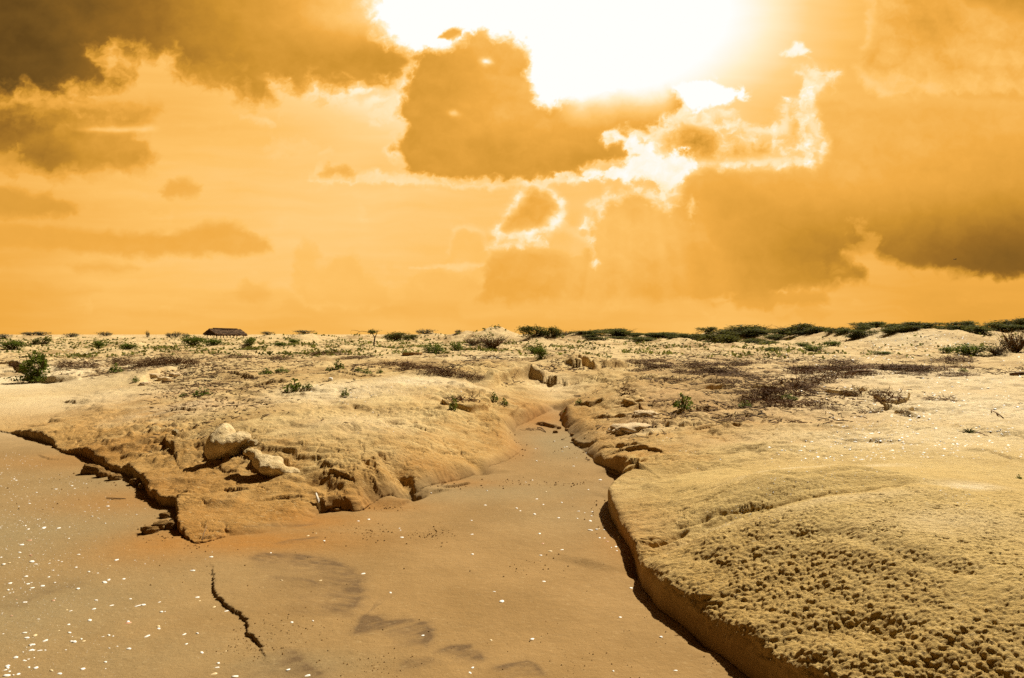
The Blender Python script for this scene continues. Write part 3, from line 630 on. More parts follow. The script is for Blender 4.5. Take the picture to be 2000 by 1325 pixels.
# short slanting scratches in the crust of the bank top
ca, sa = math.cos(R(35)), math.sin(R(35)); ux_ = GX[rs] * ca - GY[rs] * sa; uy_ = GX[rs] * sa + GY[rs] * ca
scr = fbm(ux_ / 0.14 + q1 * 40, uy_ / 0.035 + q2 * 40, 4, .55, 44, ridge=True)
scr = sstep(.16, .34, scr) * sstep(-.05, .22, fbm(GX[rs] / .28, GY[rs] / .28, 3, .5, 45))
flat = (1 - np.clip(kn[rs], 0, 1)) * kz[rs]
pim = np.sqrt(np.clip(1 - (dd1 / 0.5) ** 2, 0, 1)) * sstep(.0, .35, fbm(GX[rs] / .4, GY[rs] / .3, 3, .5, 46))
wl = kz[rs] * sstep(.0, .03, SD[rs]) * (1 - sstep(.12, .24, SD[rs]))
DN[rs] = wl * (fbm(AL[rs] / .16, H[rs] / .035 + 5, 4, .6, 95) * .022 + fbm(AL[rs] / .03, H[rs] / .012, 3, .6, 96) * .007) + 0.0155 * knob * kn[rs] - flat * (0.005 * skin + 0.020 * scr) + flat * 0.007 * pim + flat * fbm(GX[rs] / 0.05, GY[rs] / 0.035, 4, 0.6, 30) * 0.010 + kz[rs] * np.clip(kn[rs], 0, 1) * fbm(GX[rs] / .018, GY[rs] / .016, 3, .6, 47) * .005
# the sand itself: faint ripples
H = H + FLOOR * near * (fbm(GX / 0.06, GY / 0.05, 3, 0.5, 35) * 0.0016)
VX = GX + HX; VY = GY + HYy; VZ = H
# push the knobs out along the surface normal
P3 = np.stack([VX[rs], VY[rs], VZ[rs]], -1)
du = np.gradient(P3, axis=1); dv = np.gradient(P3, axis=0)
N3 = np.cross(du, dv); N3 /= (np.linalg.norm(N3, axis=-1, keepdims=True) + 1e-12)
N3 *= np.sign(N3[..., 2:3] + 1e-6)
P3 = P3 + N3 * DN[rs][..., None]
VX[rs] = P3[..., 0]; VY[rs] = P3[..., 1]; VZ[rs] = P3[..., 2]

PXC = 1000 + F * np.tan(np.clip(_TH, -1.2, 1.2))
PYG = (HY + (CZ - H) * F / np.maximum(GY, 0.05))

def hit(px, py, rmin=1.5):
    """the visible point of the ground at a column and row of the photograph"""
    j = int(np.searchsorted(PXC[: NC], px)) if False else int(np.argmin(np.abs(_TH - math.atan2(px - 1000, F))))
    c = PYG[:, j]; i0 = int(np.searchsorted(_RR, rmin))
    k = np.argmax(c[i0:] <= py)
    i = i0 + int(k)
    if c[i] > py: i = NR - 2
    a = 0.0
    if i > 0 and c[i - 1] > c[i]: a = (py - c[i]) / (c[i - 1] - c[i]); a = min(max(a, 0), 1)
    r = _RR[i] * (1 - a) + _RR[i - 1] * a; z = H[i, j] * (1 - a) + H[i - 1, j] * a
    th = math.atan2(px - 1000, F)
    return Vector((r * math.sin(th), r * math.cos(th), z))

def height(x, y):
    th = math.atan2(x, y); r = math.hypot(x, y)
    j = int(np.clip(np.searchsorted(_TH, th), 1, NC - 1)); i = int(np.clip(np.searchsorted(_RR, r), 1, NR - 1))
    u = np.clip((th - _TH[j - 1]) / (_TH[j] - _TH[j - 1]), 0, 1); v = np.clip((r - _RR[i - 1]) / (_RR[i] - _RR[i - 1]), 0, 1)
    return float((H[i - 1, j - 1] * (1 - u) + H[i - 1, j] * u) * (1 - v) + (H[i, j - 1] * (1 - u) + H[i, j] * u) * v)

def stand(px, Y):
    """ground point at a column and a distance"""
    x = (px - 1000) / F * Y
    return Vector((x, Y, height(x, Y)))

def zone(lst):
    """patches of different ground: (column, row, assumed height, radius across, radius along, strength)"""
    m = np.zeros_like(GX)
    for px, py, h, sx, sy, k in lst:
        x0, y0 = gp(px, py, h)
        m = np.maximum(m, k * np.exp(-((GX - x0) / sx) ** 2 - ((GY - y0) / sy) ** 2))
    return m
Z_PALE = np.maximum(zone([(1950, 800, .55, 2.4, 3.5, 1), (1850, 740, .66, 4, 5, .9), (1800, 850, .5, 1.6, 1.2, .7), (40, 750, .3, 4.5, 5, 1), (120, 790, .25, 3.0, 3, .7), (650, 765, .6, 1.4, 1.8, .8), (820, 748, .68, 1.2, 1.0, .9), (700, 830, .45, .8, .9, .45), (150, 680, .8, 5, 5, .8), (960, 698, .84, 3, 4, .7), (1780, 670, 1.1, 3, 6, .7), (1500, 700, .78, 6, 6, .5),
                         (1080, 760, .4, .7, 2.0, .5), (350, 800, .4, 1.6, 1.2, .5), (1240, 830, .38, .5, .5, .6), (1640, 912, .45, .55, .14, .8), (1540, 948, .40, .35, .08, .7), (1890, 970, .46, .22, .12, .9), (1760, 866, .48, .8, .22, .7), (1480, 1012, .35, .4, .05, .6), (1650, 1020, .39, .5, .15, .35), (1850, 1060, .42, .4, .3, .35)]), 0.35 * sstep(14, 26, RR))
Z_GREY = zone([(60, 1020, 0, 1.5, 2.6, 1), (30, 1200, 0, .9, 1.0, .9), (200, 1290, 0, 1.1, .5, .55), (1090, 865, .05, .55, 1.6, .9), (960, 960, 0, 1.2, .6, .7), (1100, 1010, 0, .6, .7, .4), (150, 1130, 0, 1.2, 1.0, .6), (560, 1300, 0, .5, .2, .7), (30, 930, 0, 2, 2, .5), (330, 1180, 0, .6, .4, .35)])
Z_DAMP = zone([(480, 1050, .03, .9, .35, .9), (330, 1060, 0, .5, .5, .8), (600, 1010, .05, .5, .3, .8), (720, 985, .04, .5, .2, .6), (1050, 815, .17, .5, 1.0, .7), (880, 940, .04, .7, .25, .5), (250, 980, 0, .9, .6, .6), (1000, 880, .06, .3, .6, .5), (1240, 1060, .05, .25, .5, .5), (420, 1000, .09, .6, .5, .5), (160, 905, .0, 1.2, .6, .5)])
def stain(pts, reach, side, k, seed, ang):
    """dark sand left along a line by running water, feathering off to one side in streaks"""
    P = [gp(px, py, 0.0) for px, py in pts]
    rows = np.where((_RR > 2.0) & (_RR < 8.0))[0]; S = (slice(rows[0], rows[-1] + 1), slice(0, NC))
    X = GX[S]; Y = GY[S]
    w1 = fbm(X / .3, Y / .3, 4, .55, seed) * .05
    sd, tl = line_side(P, X + w1, Y + w1 * .7); sd = sd * side; n = len(P) - 1
    ca, sa = math.cos(R(ang)), math.sin(R(ang)); u = X * ca - Y * sa; v = X * sa + Y * ca
    st = fbm(u / .30 + w1 * 6, v / .045 + w1 * 14, 4, .55, seed + 1) * .6 + fbm(X / .12, Y / .09, 4, .55, seed + 2) * .6
    d = np.where(sd > 0, np.exp(-sd / reach), np.exp(sd / (reach * .16)))
    m = np.zeros_like(GX); tp = sstep(0, .8, tl) * sstep(0, .8, n - tl)
    m[S] = np.clip(2.2 * k * d * tp * np.clip(.50 + .8 * st, 0, 1), 0, 1)
    return m
Z_DARK = np.zeros_like(GX)
for a in (([(470, 1088), (510, 1082), (560, 1082), (620, 1090), (668, 1104), (695, 1124), (705, 1150), (696, 1182), (680, 1215)], .22, -1, .8, 101, 25), ([(520, 1120), (560, 1128), (600, 1130), (640, 1145), (650, 1175)], .15, -1, .5, 104, 20), ([(690, 1250), (705, 1220), (718, 1202), (740, 1205), (762, 1216), (792, 1212), (825, 1220), (840, 1245), (838, 1275)], .13, -1, 1.0, 107, -35), ([(845, 1275), (880, 1262), (915, 1262), (935, 1280), (940, 1300)], .10, -1, .9, 110, -40), ([(770, 1320), (800, 1290), (840, 1285), (870, 1300)], .10, -1, .6, 116, -40),
          ([(940, 1312), (985, 1300), (1030, 1292), (1058, 1310), (1060, 1330)], .09, -1, .9, 113, -50), ([(550, 1265), (580, 1285), (620, 1305), (660, 1330)], .16, -1, .8, 119, -50), ([(520, 1065), (560, 1056), (600, 1052), (640, 1046)], .06, -1, .6, 122, 5), ([(450, 1042), (520, 1036), (590, 1030), (650, 1022)], .05, 1, .5, 125, 5), ([(30, 1200), (60, 1170), (120, 1150), (200, 1140)], .15, 1, .35, 128, 15)):
    Z_DARK = np.maximum(Z_DARK, stain(*a))
Z_PINK = zone([(360, 798, .42, 1.2, .7, .8), (1330, 780, .55, 1.0, 1.6, .55), (1500, 800, .5, 1.6, 1.4, .5), (1230, 825, .36, .4, .4, .7), (330, 765, .5, 1.2, 1.0, .6), (1420, 860, .38, .8, .5, .35), (1600, 740, .66, 2.5, 2.5, .4)])
Z_OCHRE = (1 - sstep(0.10, 0.42, T - FL + fbm(GX / .7, GY / .5, 4, .55, 48) * .25)) * CR * lft * (1 - beach) * (1 - sstep(12, 16, GY))
px2 = 1000 + F * GX / np.maximum(GY, .5)
fb = fbm(GX / 3.0, GY / 3.0, 5, .55, 92); fb2 = fbm(GX / .8, GY / .8, 4, .55, 93)
Z_BROWN = np.clip(sstep(-.05, .30, fb + fb2 * .5) * sstep(11, 19, RR) + np.exp(-((px2 - 1470) / 190) ** 2) * sstep(9, 12, GY) * (1 - sstep(20, 26, GY)) * sstep(-.25, .2, fb2) * .9 + np.exp(-((px2 - 300) / 220) ** 2) * np.exp(-((GY - 22) / 7) ** 2) * sstep(-.3, .2, fb2), 0, 1) * (GY > 0) * (1 - .9 * sstep(420, 250, px2) * sstep(19.5, 17.0, GY)) * (1 - .8 * np.clip(Z_PALE * 1.3, 0, 1) * (px2 > 1560))
Z_OLIVE = sstep(0.6, 1.6, GX) * (1 - sstep(7.5, 9.5, GY)) * CR

def ground_material():
    m = bpy.data.materials.new('dry_earth'); m.use_nodes = True; t = m.node_tree; b = NB(t)
    bs = t.nodes['Principled BSDF']
    co = t.nodes.new('ShaderNodeTexCoord').outputs['Object']
    def A(n):
        a = t.nodes.new('ShaderNodeAttribute'); a.attribute_name = n; return a.outputs['Fac']
    n1 = b.noise(co, 1.3, 6, 0.6); n2 = b.noise(co, 9.0, 5, 0.62); n3 = b.noise(co, 60.0, 4, 0.65); n4 = b.noise(co, 260.0, 2, 0.6); n5 = b.noise(b.mapping(co, scale=(1, 1.7, 1.5)), 22.0, 6, 0.72)
    tan = b.mix(b.ss(n1, .3, .7), (0.47, 0.295, 0.100, 1), (0.66, 0.485, 0.220, 1))
    tan = b.mix(b.ss(n2, 0.46, 0.74, 0, 0.6), tan, (0.37, 0.195, 0.050, 1))
    tan = b.mix(b.mul(A('olive'), 0.75), tan, b.mix(n2, (0.49, 0.34, 0.112, 1), (0.66, 0.49, 0.205, 1)))
    floor = b.mix(b.ss(n1, .3, .7), (0.262, 0.156, 0.056, 1), (0.335, 0.205, 0.080, 1))
    c = b.mix(A('floor'), tan, floor)
    j = b.mul(b.math('SUBTRACT', n2, 0.5), 0.7)
    def zone_mix(c, name, colr, k=1.0):
        f = b.math('MULTIPLY', A(name), b.math('ADD', j, 1.0), clamp=True)
        return b.mix(b.mul(f, k), c, colr)
    c = zone_mix(c, 'pink', (0.52, 0.315, 0.150, 1))
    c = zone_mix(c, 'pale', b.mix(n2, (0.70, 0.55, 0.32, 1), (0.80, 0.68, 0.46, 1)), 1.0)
    c = zone_mix(c, 'brown', b.mix(n2, (0.26, 0.155, 0.062, 1), (0.42, 0.27, 0.105, 1)), 0.72)
    c = zone_mix(c, 'grey', (0.270, 0.200, 0.100, 1), 0.95)
    c = b.mix(b.mul(A('knob'), 0.55), c, (0.42, 0.265, 0.078, 1))  # shade of the sloping knobbly flank, put into the colour as darker brown
    c = zone_mix(c, 'ochre', b.mix(n1, (0.40, 0.205, 0.048, 1), (0.46, 0.265, 0.080, 1)), 0.8)
    c = zone_mix(c, 'damp', (0.34, 0.150, 0.028, 1), 0.95)
    # dark mineral streaks left by running water
    c = b.mix(b.math('MULTIPLY', A('dark'), 0.85, clamp=True), c, (0.120, 0.072, 0.034, 1))
    sv2 = b.mapping(co, rot=(0, 0, R(-14)), scale=(2.0, 26.0, 1))
    st2 = b.noise(sv2, 1.6, 5, 0.6)
    c = b.mix(b.mul(A('floor'), b.ss(st2, 0.55, 0.75, 0, 0.28)), c, (0.24, 0.155, 0.075, 1))
    # grit
    c = b.mix(b.mul(b.ss(n3, 0.55, 0.74, 0, 0.50), b.math('SUBTRACT', 1.0, b.mul(A('floor'), 0.6))), c, (0.20, 0.110, 0.035, 1))
    c = b.mix(b.ss(n4, 0.60, 0.80, 0, 0.30), c, (0.60, 0.45, 0.25, 1))
    c = b.mix(b.ss(n4, 0.40, 0.22, 0, 0.30), c, (0.17, 0.092, 0.03, 1))
    nfl = b.math('SUBTRACT', 1.0, b.mul(A('floor'), 0.72))
    c = b.mix(b.mul(b.ss(n5, 0.55, 0.67, 0, 0.50), nfl), c, (0.25, 0.140, 0.040, 1))
    c = b.mix(b.mul(b.ss(n5, 0.44, 0.34, 0, 0.45), nfl), c, (0.74, 0.58, 0.32, 1))
    vg = b.voro(co, 130.0, rnd=1.0)
    c = b.mix(b.mul(b.ss(vg, 0.16, 0.10), b.ss(n2, 0.52, 0.66, 0, 0.55)), c, (0.12, 0.068, 0.026, 1))
    t.links.new(c, bs.inputs['Base Color'])
    bs.inputs['Roughness'].default_value = 0.95
    bs.inputs['Specular IOR Level'].default_value = 0.15
    hh = b.add(b.mul(n3, 0.010), b.mul(n4, 0.0032))
    hh = b.add(hh, b.add(b.mul(n2, 0.02), b.mul(b.mul(n5, 0.022), nfl)))
    bp = t.nodes.new('ShaderNodeBump'); bp.inputs['Distance'].default_value = 1.0
    t.links.new(hh, bp.inputs['Height'])
    t.links.new(b.mix(A('floor'), (0.85,) * 3 + (1,), (0.42,) * 3 + (1,)), bp.inputs['Strength'])
    t.links.new(bp.outputs[0], bs.inputs['Normal'])
    return m

g_me = grid_mesh('ground', np.stack([VX, VY, VZ], -1).reshape(-1, 3), NR, NC, None, True)
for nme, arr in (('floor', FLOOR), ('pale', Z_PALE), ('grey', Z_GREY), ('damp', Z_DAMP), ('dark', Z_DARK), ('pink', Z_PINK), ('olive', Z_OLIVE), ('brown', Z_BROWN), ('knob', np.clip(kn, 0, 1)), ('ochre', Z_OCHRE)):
    attr(g_me, nme, arr)
ground = bpy.data.objects.new('ground', g_me); COL.objects.link(ground); ground['kind'] = 'structure'
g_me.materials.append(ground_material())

# ------------------------------------------------------------------ things
rnd = random.Random(11)
nr_ = np.random.RandomState(5)

def mat(name, base, var=0.25, scale=8.0, rough=0.85, dark=None, spec=0.2, bump=0.0, bscale=40, trans=0.0, obj_var=0.0):
    m = bpy.data.materials.new(name); m.use_nodes = True; t = m.node_tree; b = NB(t); bs = t.nodes['Principled BSDF']
    co = t.nodes.new('ShaderNodeTexCoord').outputs['Object']
    n = b.noise(co, scale, 5, 0.6)
    d = dark if dark else tuple(c * (1 - var) for c in base)
    l = tuple(min(1, c * (1 + var)) for c in base)
    c = b.mix(b.ss(n, 0.3, 0.7), d + (1,), l + (1,))
    if obj_var:
        oi = t.nodes.new('ShaderNodeObjectInfo')
        c = b.mix(b.mul(oi.outputs['Random'], obj_var), c, (d[0] * 1.3, d[1] * 0.85, d[2] * 0.6, 1))
    t.links.new(c, bs.inputs['Base Color']); bs.inputs['Roughness'].default_value = rough; bs.inputs['Specular IOR Level'].default_value = spec
    if bump:
        bp = t.nodes.new('ShaderNodeBump'); bp.inputs['Strength'].default_value = bump; bp.inputs['Distance'].default_value = 0.02
        t.links.new(b.add(b.noise(co, bscale, 4, 0.6), b.mul(b.noise(co, bscale * 4, 3, 0.6), 0.35)), bp.inputs['Height']); t.links.new(bp.outputs[0], bs.inputs['Normal'])
    if trans:
        tr = t.nodes.new('ShaderNodeBsdfTranslucent'); t.links.new(c, tr.inputs[0]); mx = t.nodes.new('ShaderNodeMixShader'); mx.inputs[0].default_value = trans
        o = t.nodes['Material Output']; t.links.new(bs.outputs[0], mx.inputs[1]); t.links.new(tr.outputs[0], mx.inputs[2]); t.links.new(mx.outputs[0], o.inputs[0])
    return m

M_DARKLEAF = mat('dark_leaf', (0.135, 0.145, 0.030), 0.5, 3, trans=0.35, obj_var=0.4)
M_GREYLEAF = mat('grey_leaf', (0.11, 0.12, 0.085), 0.35, 3, trans=0.15)
M_LEAF = mat('fresh_leaf', (0.125, 0.160, 0.022), 0.45, 12, trans=0.4)
M_DRY = mat('dry_twig', (0.165, 0.092, 0.042), 0.45, 14, obj_var=0.3)
M_DRYGREEN = mat('dry_green', (0.115, 0.085, 0.026), 0.4, 6)
M_STEM = mat('stem', (0.12, 0.075, 0.035), 0.3, 20)
M_SHELL = mat('shell', (0.90, 0.88, 0.84), 0.08, 60, 0.5, spec=0.4)
M_SHELL2 = mat('cream_shell', (0.74, 0.57, 0.32), 0.2, 60, 0.5, spec=0.4)
M_SHELL3 = mat('rosy_shell', (0.58, 0.30, 0.17), 0.35, 60, 0.5, spec=0.4)
M_PALE = mat('pale_stone', (0.70, 0.55, 0.32), 0.10, 9, 0.95, dark=(0.52, 0.37, 0.17), bump=1.0, bscale=26)
M_CLOD = mat('earth_clod', (0.34, 0.19, 0.060), 0.35, 14, 0.95, bump=0.9, bscale=30)
M_BLOCK = mat('bank_earth', (0.60, 0.42, 0.19), 0.15, 9, 0.95, dark=(0.46, 0.29, 0.11), bump=0.6, bscale=18)
M_PINK = mat('rosy_stone', (0.70, 0.53, 0.32), 0.12, 6, 0.95, bump=0.6, bscale=25)
M_WOOD = mat('weathered_wood', (0.27, 0.185, 0.115), 0.3, 40, 0.9)
M_BONE = mat('bleached_wood', (0.82, 0.74, 0.62), 0.12, 60, 0.8, bump=0.4, bscale=120)
M_THATCH = mat('thatch', (0.105, 0.060, 0.030), 0.65, 1.6, 0.95, bump=1.0, bscale=3)
M_POST = mat('post_wood', (0.06, 0.042, 0.028), 0.3, 4)
M_BIRD = mat('dark_feather', (0.03, 0.022, 0.014), 0.2, 20)
M_DEAD = mat('dead_bark', (0.065, 0.042, 0.024), 0.35, 12)
M_SCRUB = mat('scrub_green', (0.150, 0.155, 0.032), 0.5, 0.5, trans=0.35)
M_LITTER = mat('dead_litter', (0.155, 0.092, 0.042), 0.5, 1.2)

def mesh_from(name, V, Fc, m, smooth=False):
    me = bpy.data.meshes.new(name)
    V = np.asarray(V, np.float32).reshape(-1, 3)
    if isinstance(Fc, np.ndarray):
        n, k = Fc.shape
        me.vertices.add(len(V)); me.vertices.foreach_set('co', V.ravel())
        me.loops.add(n * k); me.loops.foreach_set('vertex_index', Fc.astype(np.int32).ravel())
        me.polygons.add(n); me.polygons.foreach_set('loop_start', np.arange(0, n * k, k, dtype=np.int32)); me.update(calc_edges=True)
    else:
        me.from_pydata([tuple(map(float, v)) for v in V], [], Fc); me.update()
    if smooth: me.polygons.foreach_set('use_smooth', np.ones(len(me.polygons), bool))
    me.materials.append(m)
    return me

def obj(name, me, parent=None):
    o = bpy.data.objects.new(name, me); COL.objects.link(o)
    if parent: o.parent = parent
    return o
def empty(name, loc, rz=0.0):
    o = bpy.data.objects.new(name, None); o.empty_display_size = 0.2; COL.objects.link(o); o.location = loc; o.rotation_euler = (0, 0, rz); return o
def tag(o, label, cat, group=None):
    o['label'] = label; o['category'] = cat
    if group: o['group'] = group
    return o
def copy_tree(o, parent=None):
    c = o.copy(); COL.objects.link(c)
    if parent: c.parent = parent
    for ch in o.children: copy_tree(ch, c)
    return c

class MB:
    def __init__(s): s.v = []; s.f = []
    def tube(s, pts, rad, sides=4, cap=True):
        pts = [Vector(p) for p in pts]; n = len(pts)
        base = len(s.v)
        for i, p in enumerate(pts):
            d = (pts[min(i + 1, n - 1)] - pts[max(i - 1, 0)])
            d = d.normalized() if d.length > 1e-9 else Vector((0, 0, 1))
            a = d.cross(Vector((0.31, 0.17, 0.93)));
            if a.length < 1e-3: a = d.cross(Vector((1, 0, 0)))
            a.normalize(); b_ = d.cross(a); r = rad[i] if hasattr(rad, '__len__') else rad
            for k in range(sides):
                t = 2 * math.pi * k / sides
                s.v.append(p + (a * math.cos(t) + b_ * math.sin(t)) * r)
        for i in range(n - 1):
            for k in range(sides):
                k2 = (k + 1) % sides
                s.f.append((base + i * sides + k, base + i * sides + k2, base + (i + 1) * sides + k2, base + (i + 1) * sides + k))
        if cap:
            s.f.append(tuple(base + k for k in reversed(range(sides)))); s.f.append(tuple(base + (n - 1) * sides + k for k in range(sides)))
    def box(s, c, sz, M=None):
        base = len(s.v)
        for x in (-.5, .5):
            for y in (-.5, .5):
                for z in (-.5, .5):
                    p = Vector((x * sz[0], y * sz[1], z * sz[2]))
                    if M: p = M @ p
                    s.v.append(Vector(c) + p)
        for q in ((0, 1, 3, 2), (4, 6, 7, 5), (0, 4, 5, 1), (2, 3, 7, 6), (0, 2, 6, 4), (1, 5, 7, 3)): s.f.append(tuple(base + k for k in q))
    def mesh(s, name, m, smooth=False): return mesh_from(name, [tuple(v) for v in s.v], s.f, m, smooth)

def leaf_cloud(centres, sizes, normals_up=0.3, seed=0, aspect=2.2):
    """small pointed leaf quads at given points"""
    r = np.random.RandomState(seed); n = len(centres)
    d = r.randn(n, 3); d /= np.linalg.norm(d, axis=1, keepdims=True)
    u = r.randn(n, 3); u[:, 2] += normals_up * 2; u -= d * (u * d).sum(1, keepdims=True); u /= (np.linalg.norm(u, axis=1, keepdims=True) + 1e-9)
    w = np.cross(d, u)
    L = (sizes * (0.7 + 0.6 * r.rand(n)))[:, None]; Wd = L / aspect
    a = centres - d * L * 0.5; b = centres + w * Wd * 0.5 + u * L * .08; c = centres + d * L * 0.5; e = centres - w * Wd * 0.5 + u * L * .08
    V = np.stack([a, b, c, e], 1).reshape(-1, 3); Fc = np.arange(n * 4).reshape(-1, 4)
    return V, Fc

def bush_meshes(name, seed, n, leaf, mleaf, mstem, lobes=7, flat=1.0, spiky=0.35, stems=9):
    """a bush one metre across and one metre tall (before scaling): foliage in uneven clumps on a fan of stems"""
    r = np.random.RandomState(seed)
    cs = []; mb = MB()
    L = []
    for i in range(lobes):
        a = r.rand() * 2 * math.pi; q = 0.36 * math.sqrt(r.rand()); hh = 0.35 + 0.50 * r.rand() * (1 - q)
        L.append((q * math.cos(a), q * math.sin(a), hh, 0.13 + 0.12 * r.rand()))
    per = n // lobes
    for (x, y, z, rr) in L:
        p = r.randn(per, 3); p /= np.linalg.norm(p, axis=1, keepdims=True)
        rad = rr * (0.35 + 0.75 * r.rand(per, 1) ** 0.6)
        c = np.array([x, y, z]) + p * rad * np.array([1, 1, 0.95])
        # ragged shoots that stick out of the outline
        k = int(per * spiky)
        c[:k] += p[:k] * rr * (r.rand(k, 1) ** 2) * 0.9
        # hanging down to the ground
        k2 = int(per * 0.35); c[-k2:, 2] *= r.rand(k2)
        cs.append(c)
        mb.tube([(x * .15, y * .15, 0), (x * .6, y * .6, z * .5), (x, y, z)], [.022, .014, .006], 4)
    for i in range(stems):
        a = r.rand() * 2 * math.pi; q = 0.2 + 0.3 * r.rand()
        mb.tube([(0, 0, 0), (q * .5 * math.cos(a), q * .5 * math.sin(a), .35 + .2 * r.rand()), (q * math.cos(a + .3), q * math.sin(a + .3), .6 + .42 * r.rand())], [.014, .009, .003], 3)
    C = np.concatenate(cs); C[:, 2] = np.clip(C[:, 2], 0.01, None)
    V, Fc = leaf_cloud(C, np.full(len(C), leaf), 0.3, seed)
    return mesh_from(name + '_foliage', V, Fc, mleaf), mb.mesh(name + '_stems', mstem)

BUSH = {}
for k in range(4): BUSH['dark', k] = bush_meshes('dark_bush', 100 + k, 1500, .085, M_DARKLEAF, M_STEM)
for k in range(3): BUSH['grey', k] = bush_meshes('grey_bush', 120 + k, 800, .085, M_GREYLEAF, M_STEM, spiky=0.6)
for k in range(3): BUSH['dry', k] = bush_meshes('dry_bush', 140 + k, 900, .06, M_DRYGREEN, M_DRY, spiky=0.7, stems=60)
for k in range(3): BUSH['green', k] = bush_meshes('green_bush', 160 + k, 1100, .095, M_LEAF, M_STEM, spiky=0.4)

def crest(px):
    j = int(np.argmin(np.abs(_TH - math.atan2(px - 1000, F)))); i0 = int(np.searchsorted(_RR, 36)); i1 = int(np.searchsorted(_RR, 100))
    return float(_RR[i0 + int(np.argmin(PYG[i0:i1, j]))] * math.cos(_TH[j]))
def bush(px, base, wpx, hpx, kind, label, group=None, Y=None, name=None, cat='bush', depth=0.8):
    p = stand(px, Y if base != 'crest' else crest(px) * Y) if Y else hit(px, base)
    sc = p.y / F
    ks = [k for k in BUSH if k[0] == kind]; k = ks[rnd.randrange(len(ks))]
    t = empty(name or ('dry_bush' if kind == 'dry' else 'bush'), p - Vector((0, 0, 0.04)), rnd.random() * 6.28)
    w = wpx * sc * rnd.uniform(1.0, 1.35); h = hpx * sc * rnd.uniform(1.0, 1.4) + 0.04
    t.scale = (w, max(w * depth, 0.05) if wpx < 3 * hpx else w * 0.6, h)
    if True:
        t.rotation_euler[2] = rnd.choice((0, math.pi)) + rnd.uniform(-.4, .4)
    obj('foliage', BUSH[k][0], t); obj('stems', BUSH[k][1], t)
    tag(t, label, cat, group)
    return t

# thicket along the skyline on the right
TH_L = 'dark green bush in the thicket along the right half of the skyline'
for px, Y, w, h in ((1150, 64, 60, 12), (1190, 58, 44, 11), (1215, 60, 54, 16), (1255, 64, 30, 12), (1310, 64, 34, 11), (1340, 66, 28, 9), (1385, 62, 34, 13), (1365, 52, 44, 17), (1402, 48, 62, 25), (1432, 46, 54, 22), (1456, 52, 70, 20), (1484, 52, 54, 19), (1512, 60, 44, 13), (1545, 56, 60, 17), (1574, 54, 60, 18),
                    (1602, 53, 44, 14), (1622, 56, 26, 10), (1657, 52, 34, 10), (1682, 48, 34, 12), (1708, 48, 44, 12), (1742, 49, 44, 10), (1772, 47, 44, 10), (1803, 46, 44, 9), (1838, 47, 36, 9), (1862, 49, 44, 14), (1884, 49, 50, 17), (1915, 50, 54, 18), (1945, 50, 54, 19), (1978, 51, 56, 20), (2004, 51, 44, 22), (1470, 60, 60, 14), (1530, 62, 50, 13), (1425, 62, 50, 12), (1590, 60, 50, 13), (1640, 57, 40, 10), (1340, 56, 40, 10), (1280, 58, 34, 10), (1500, 44, 46, 14), (1340, 47, 40, 12), (1470, 47, 60, 16)):
    bush(px, 'crest' if Y > 48 or px > 1620 else None, w * 1.2, h * .85, 'dark', TH_L, 'bushes of the skyline thicket', Y=(rnd.uniform(.965, 1.0) if Y > 48 or px > 1620 else Y))
sr0 = random.Random(31)
for i in range(46):
    px = 1120 + 900 * sr0.random(); bush(px, 'crest', sr0.uniform(30, 75), sr0.uniform(4, 9) * (1 + .4 * (px > 1400)), 'dark', TH_L, 'bushes of the skyline thicket', Y=sr0.uniform(.93, 1.0))
bush(1045, 'crest', 66, 22, 'dark', 'big rounded dark green bush on the skyline right of the central sandy mound', Y=.98)
bush(1080, None, 36, 15, 'dark', 'low dark bush at the right foot of the big rounded skyline bush', Y=46)
FG = 'small hazy grey bush far off on the left half of the skyline'
for px, Y, w, h in ((12, 88, 34, 8), (62, 90, 30, 7), (85, 92, 40, 9), (135, 95, 30, 8), (205, 98, 30, 7), (345, 100, 20, 10), (362, 102, 18, 8), (333, 102, 16, 8), (526, 95, 30, 7), (600, 86, 44, 6), (830, 70, 40, 9), (1105, 78, 34, 8), (895, 66, 14, 6), (1085, 80, 20, 6)):
    bush(px, 'crest', w, h, 'grey', FG, 'hazy bushes on the left skyline', Y=.995)
bush(288, 'crest', 9, 12, 'grey', 'lone slender hazy tree standing up on the skyline left of the thatched hut', Y=.995, name='slender_tree', cat='tree')
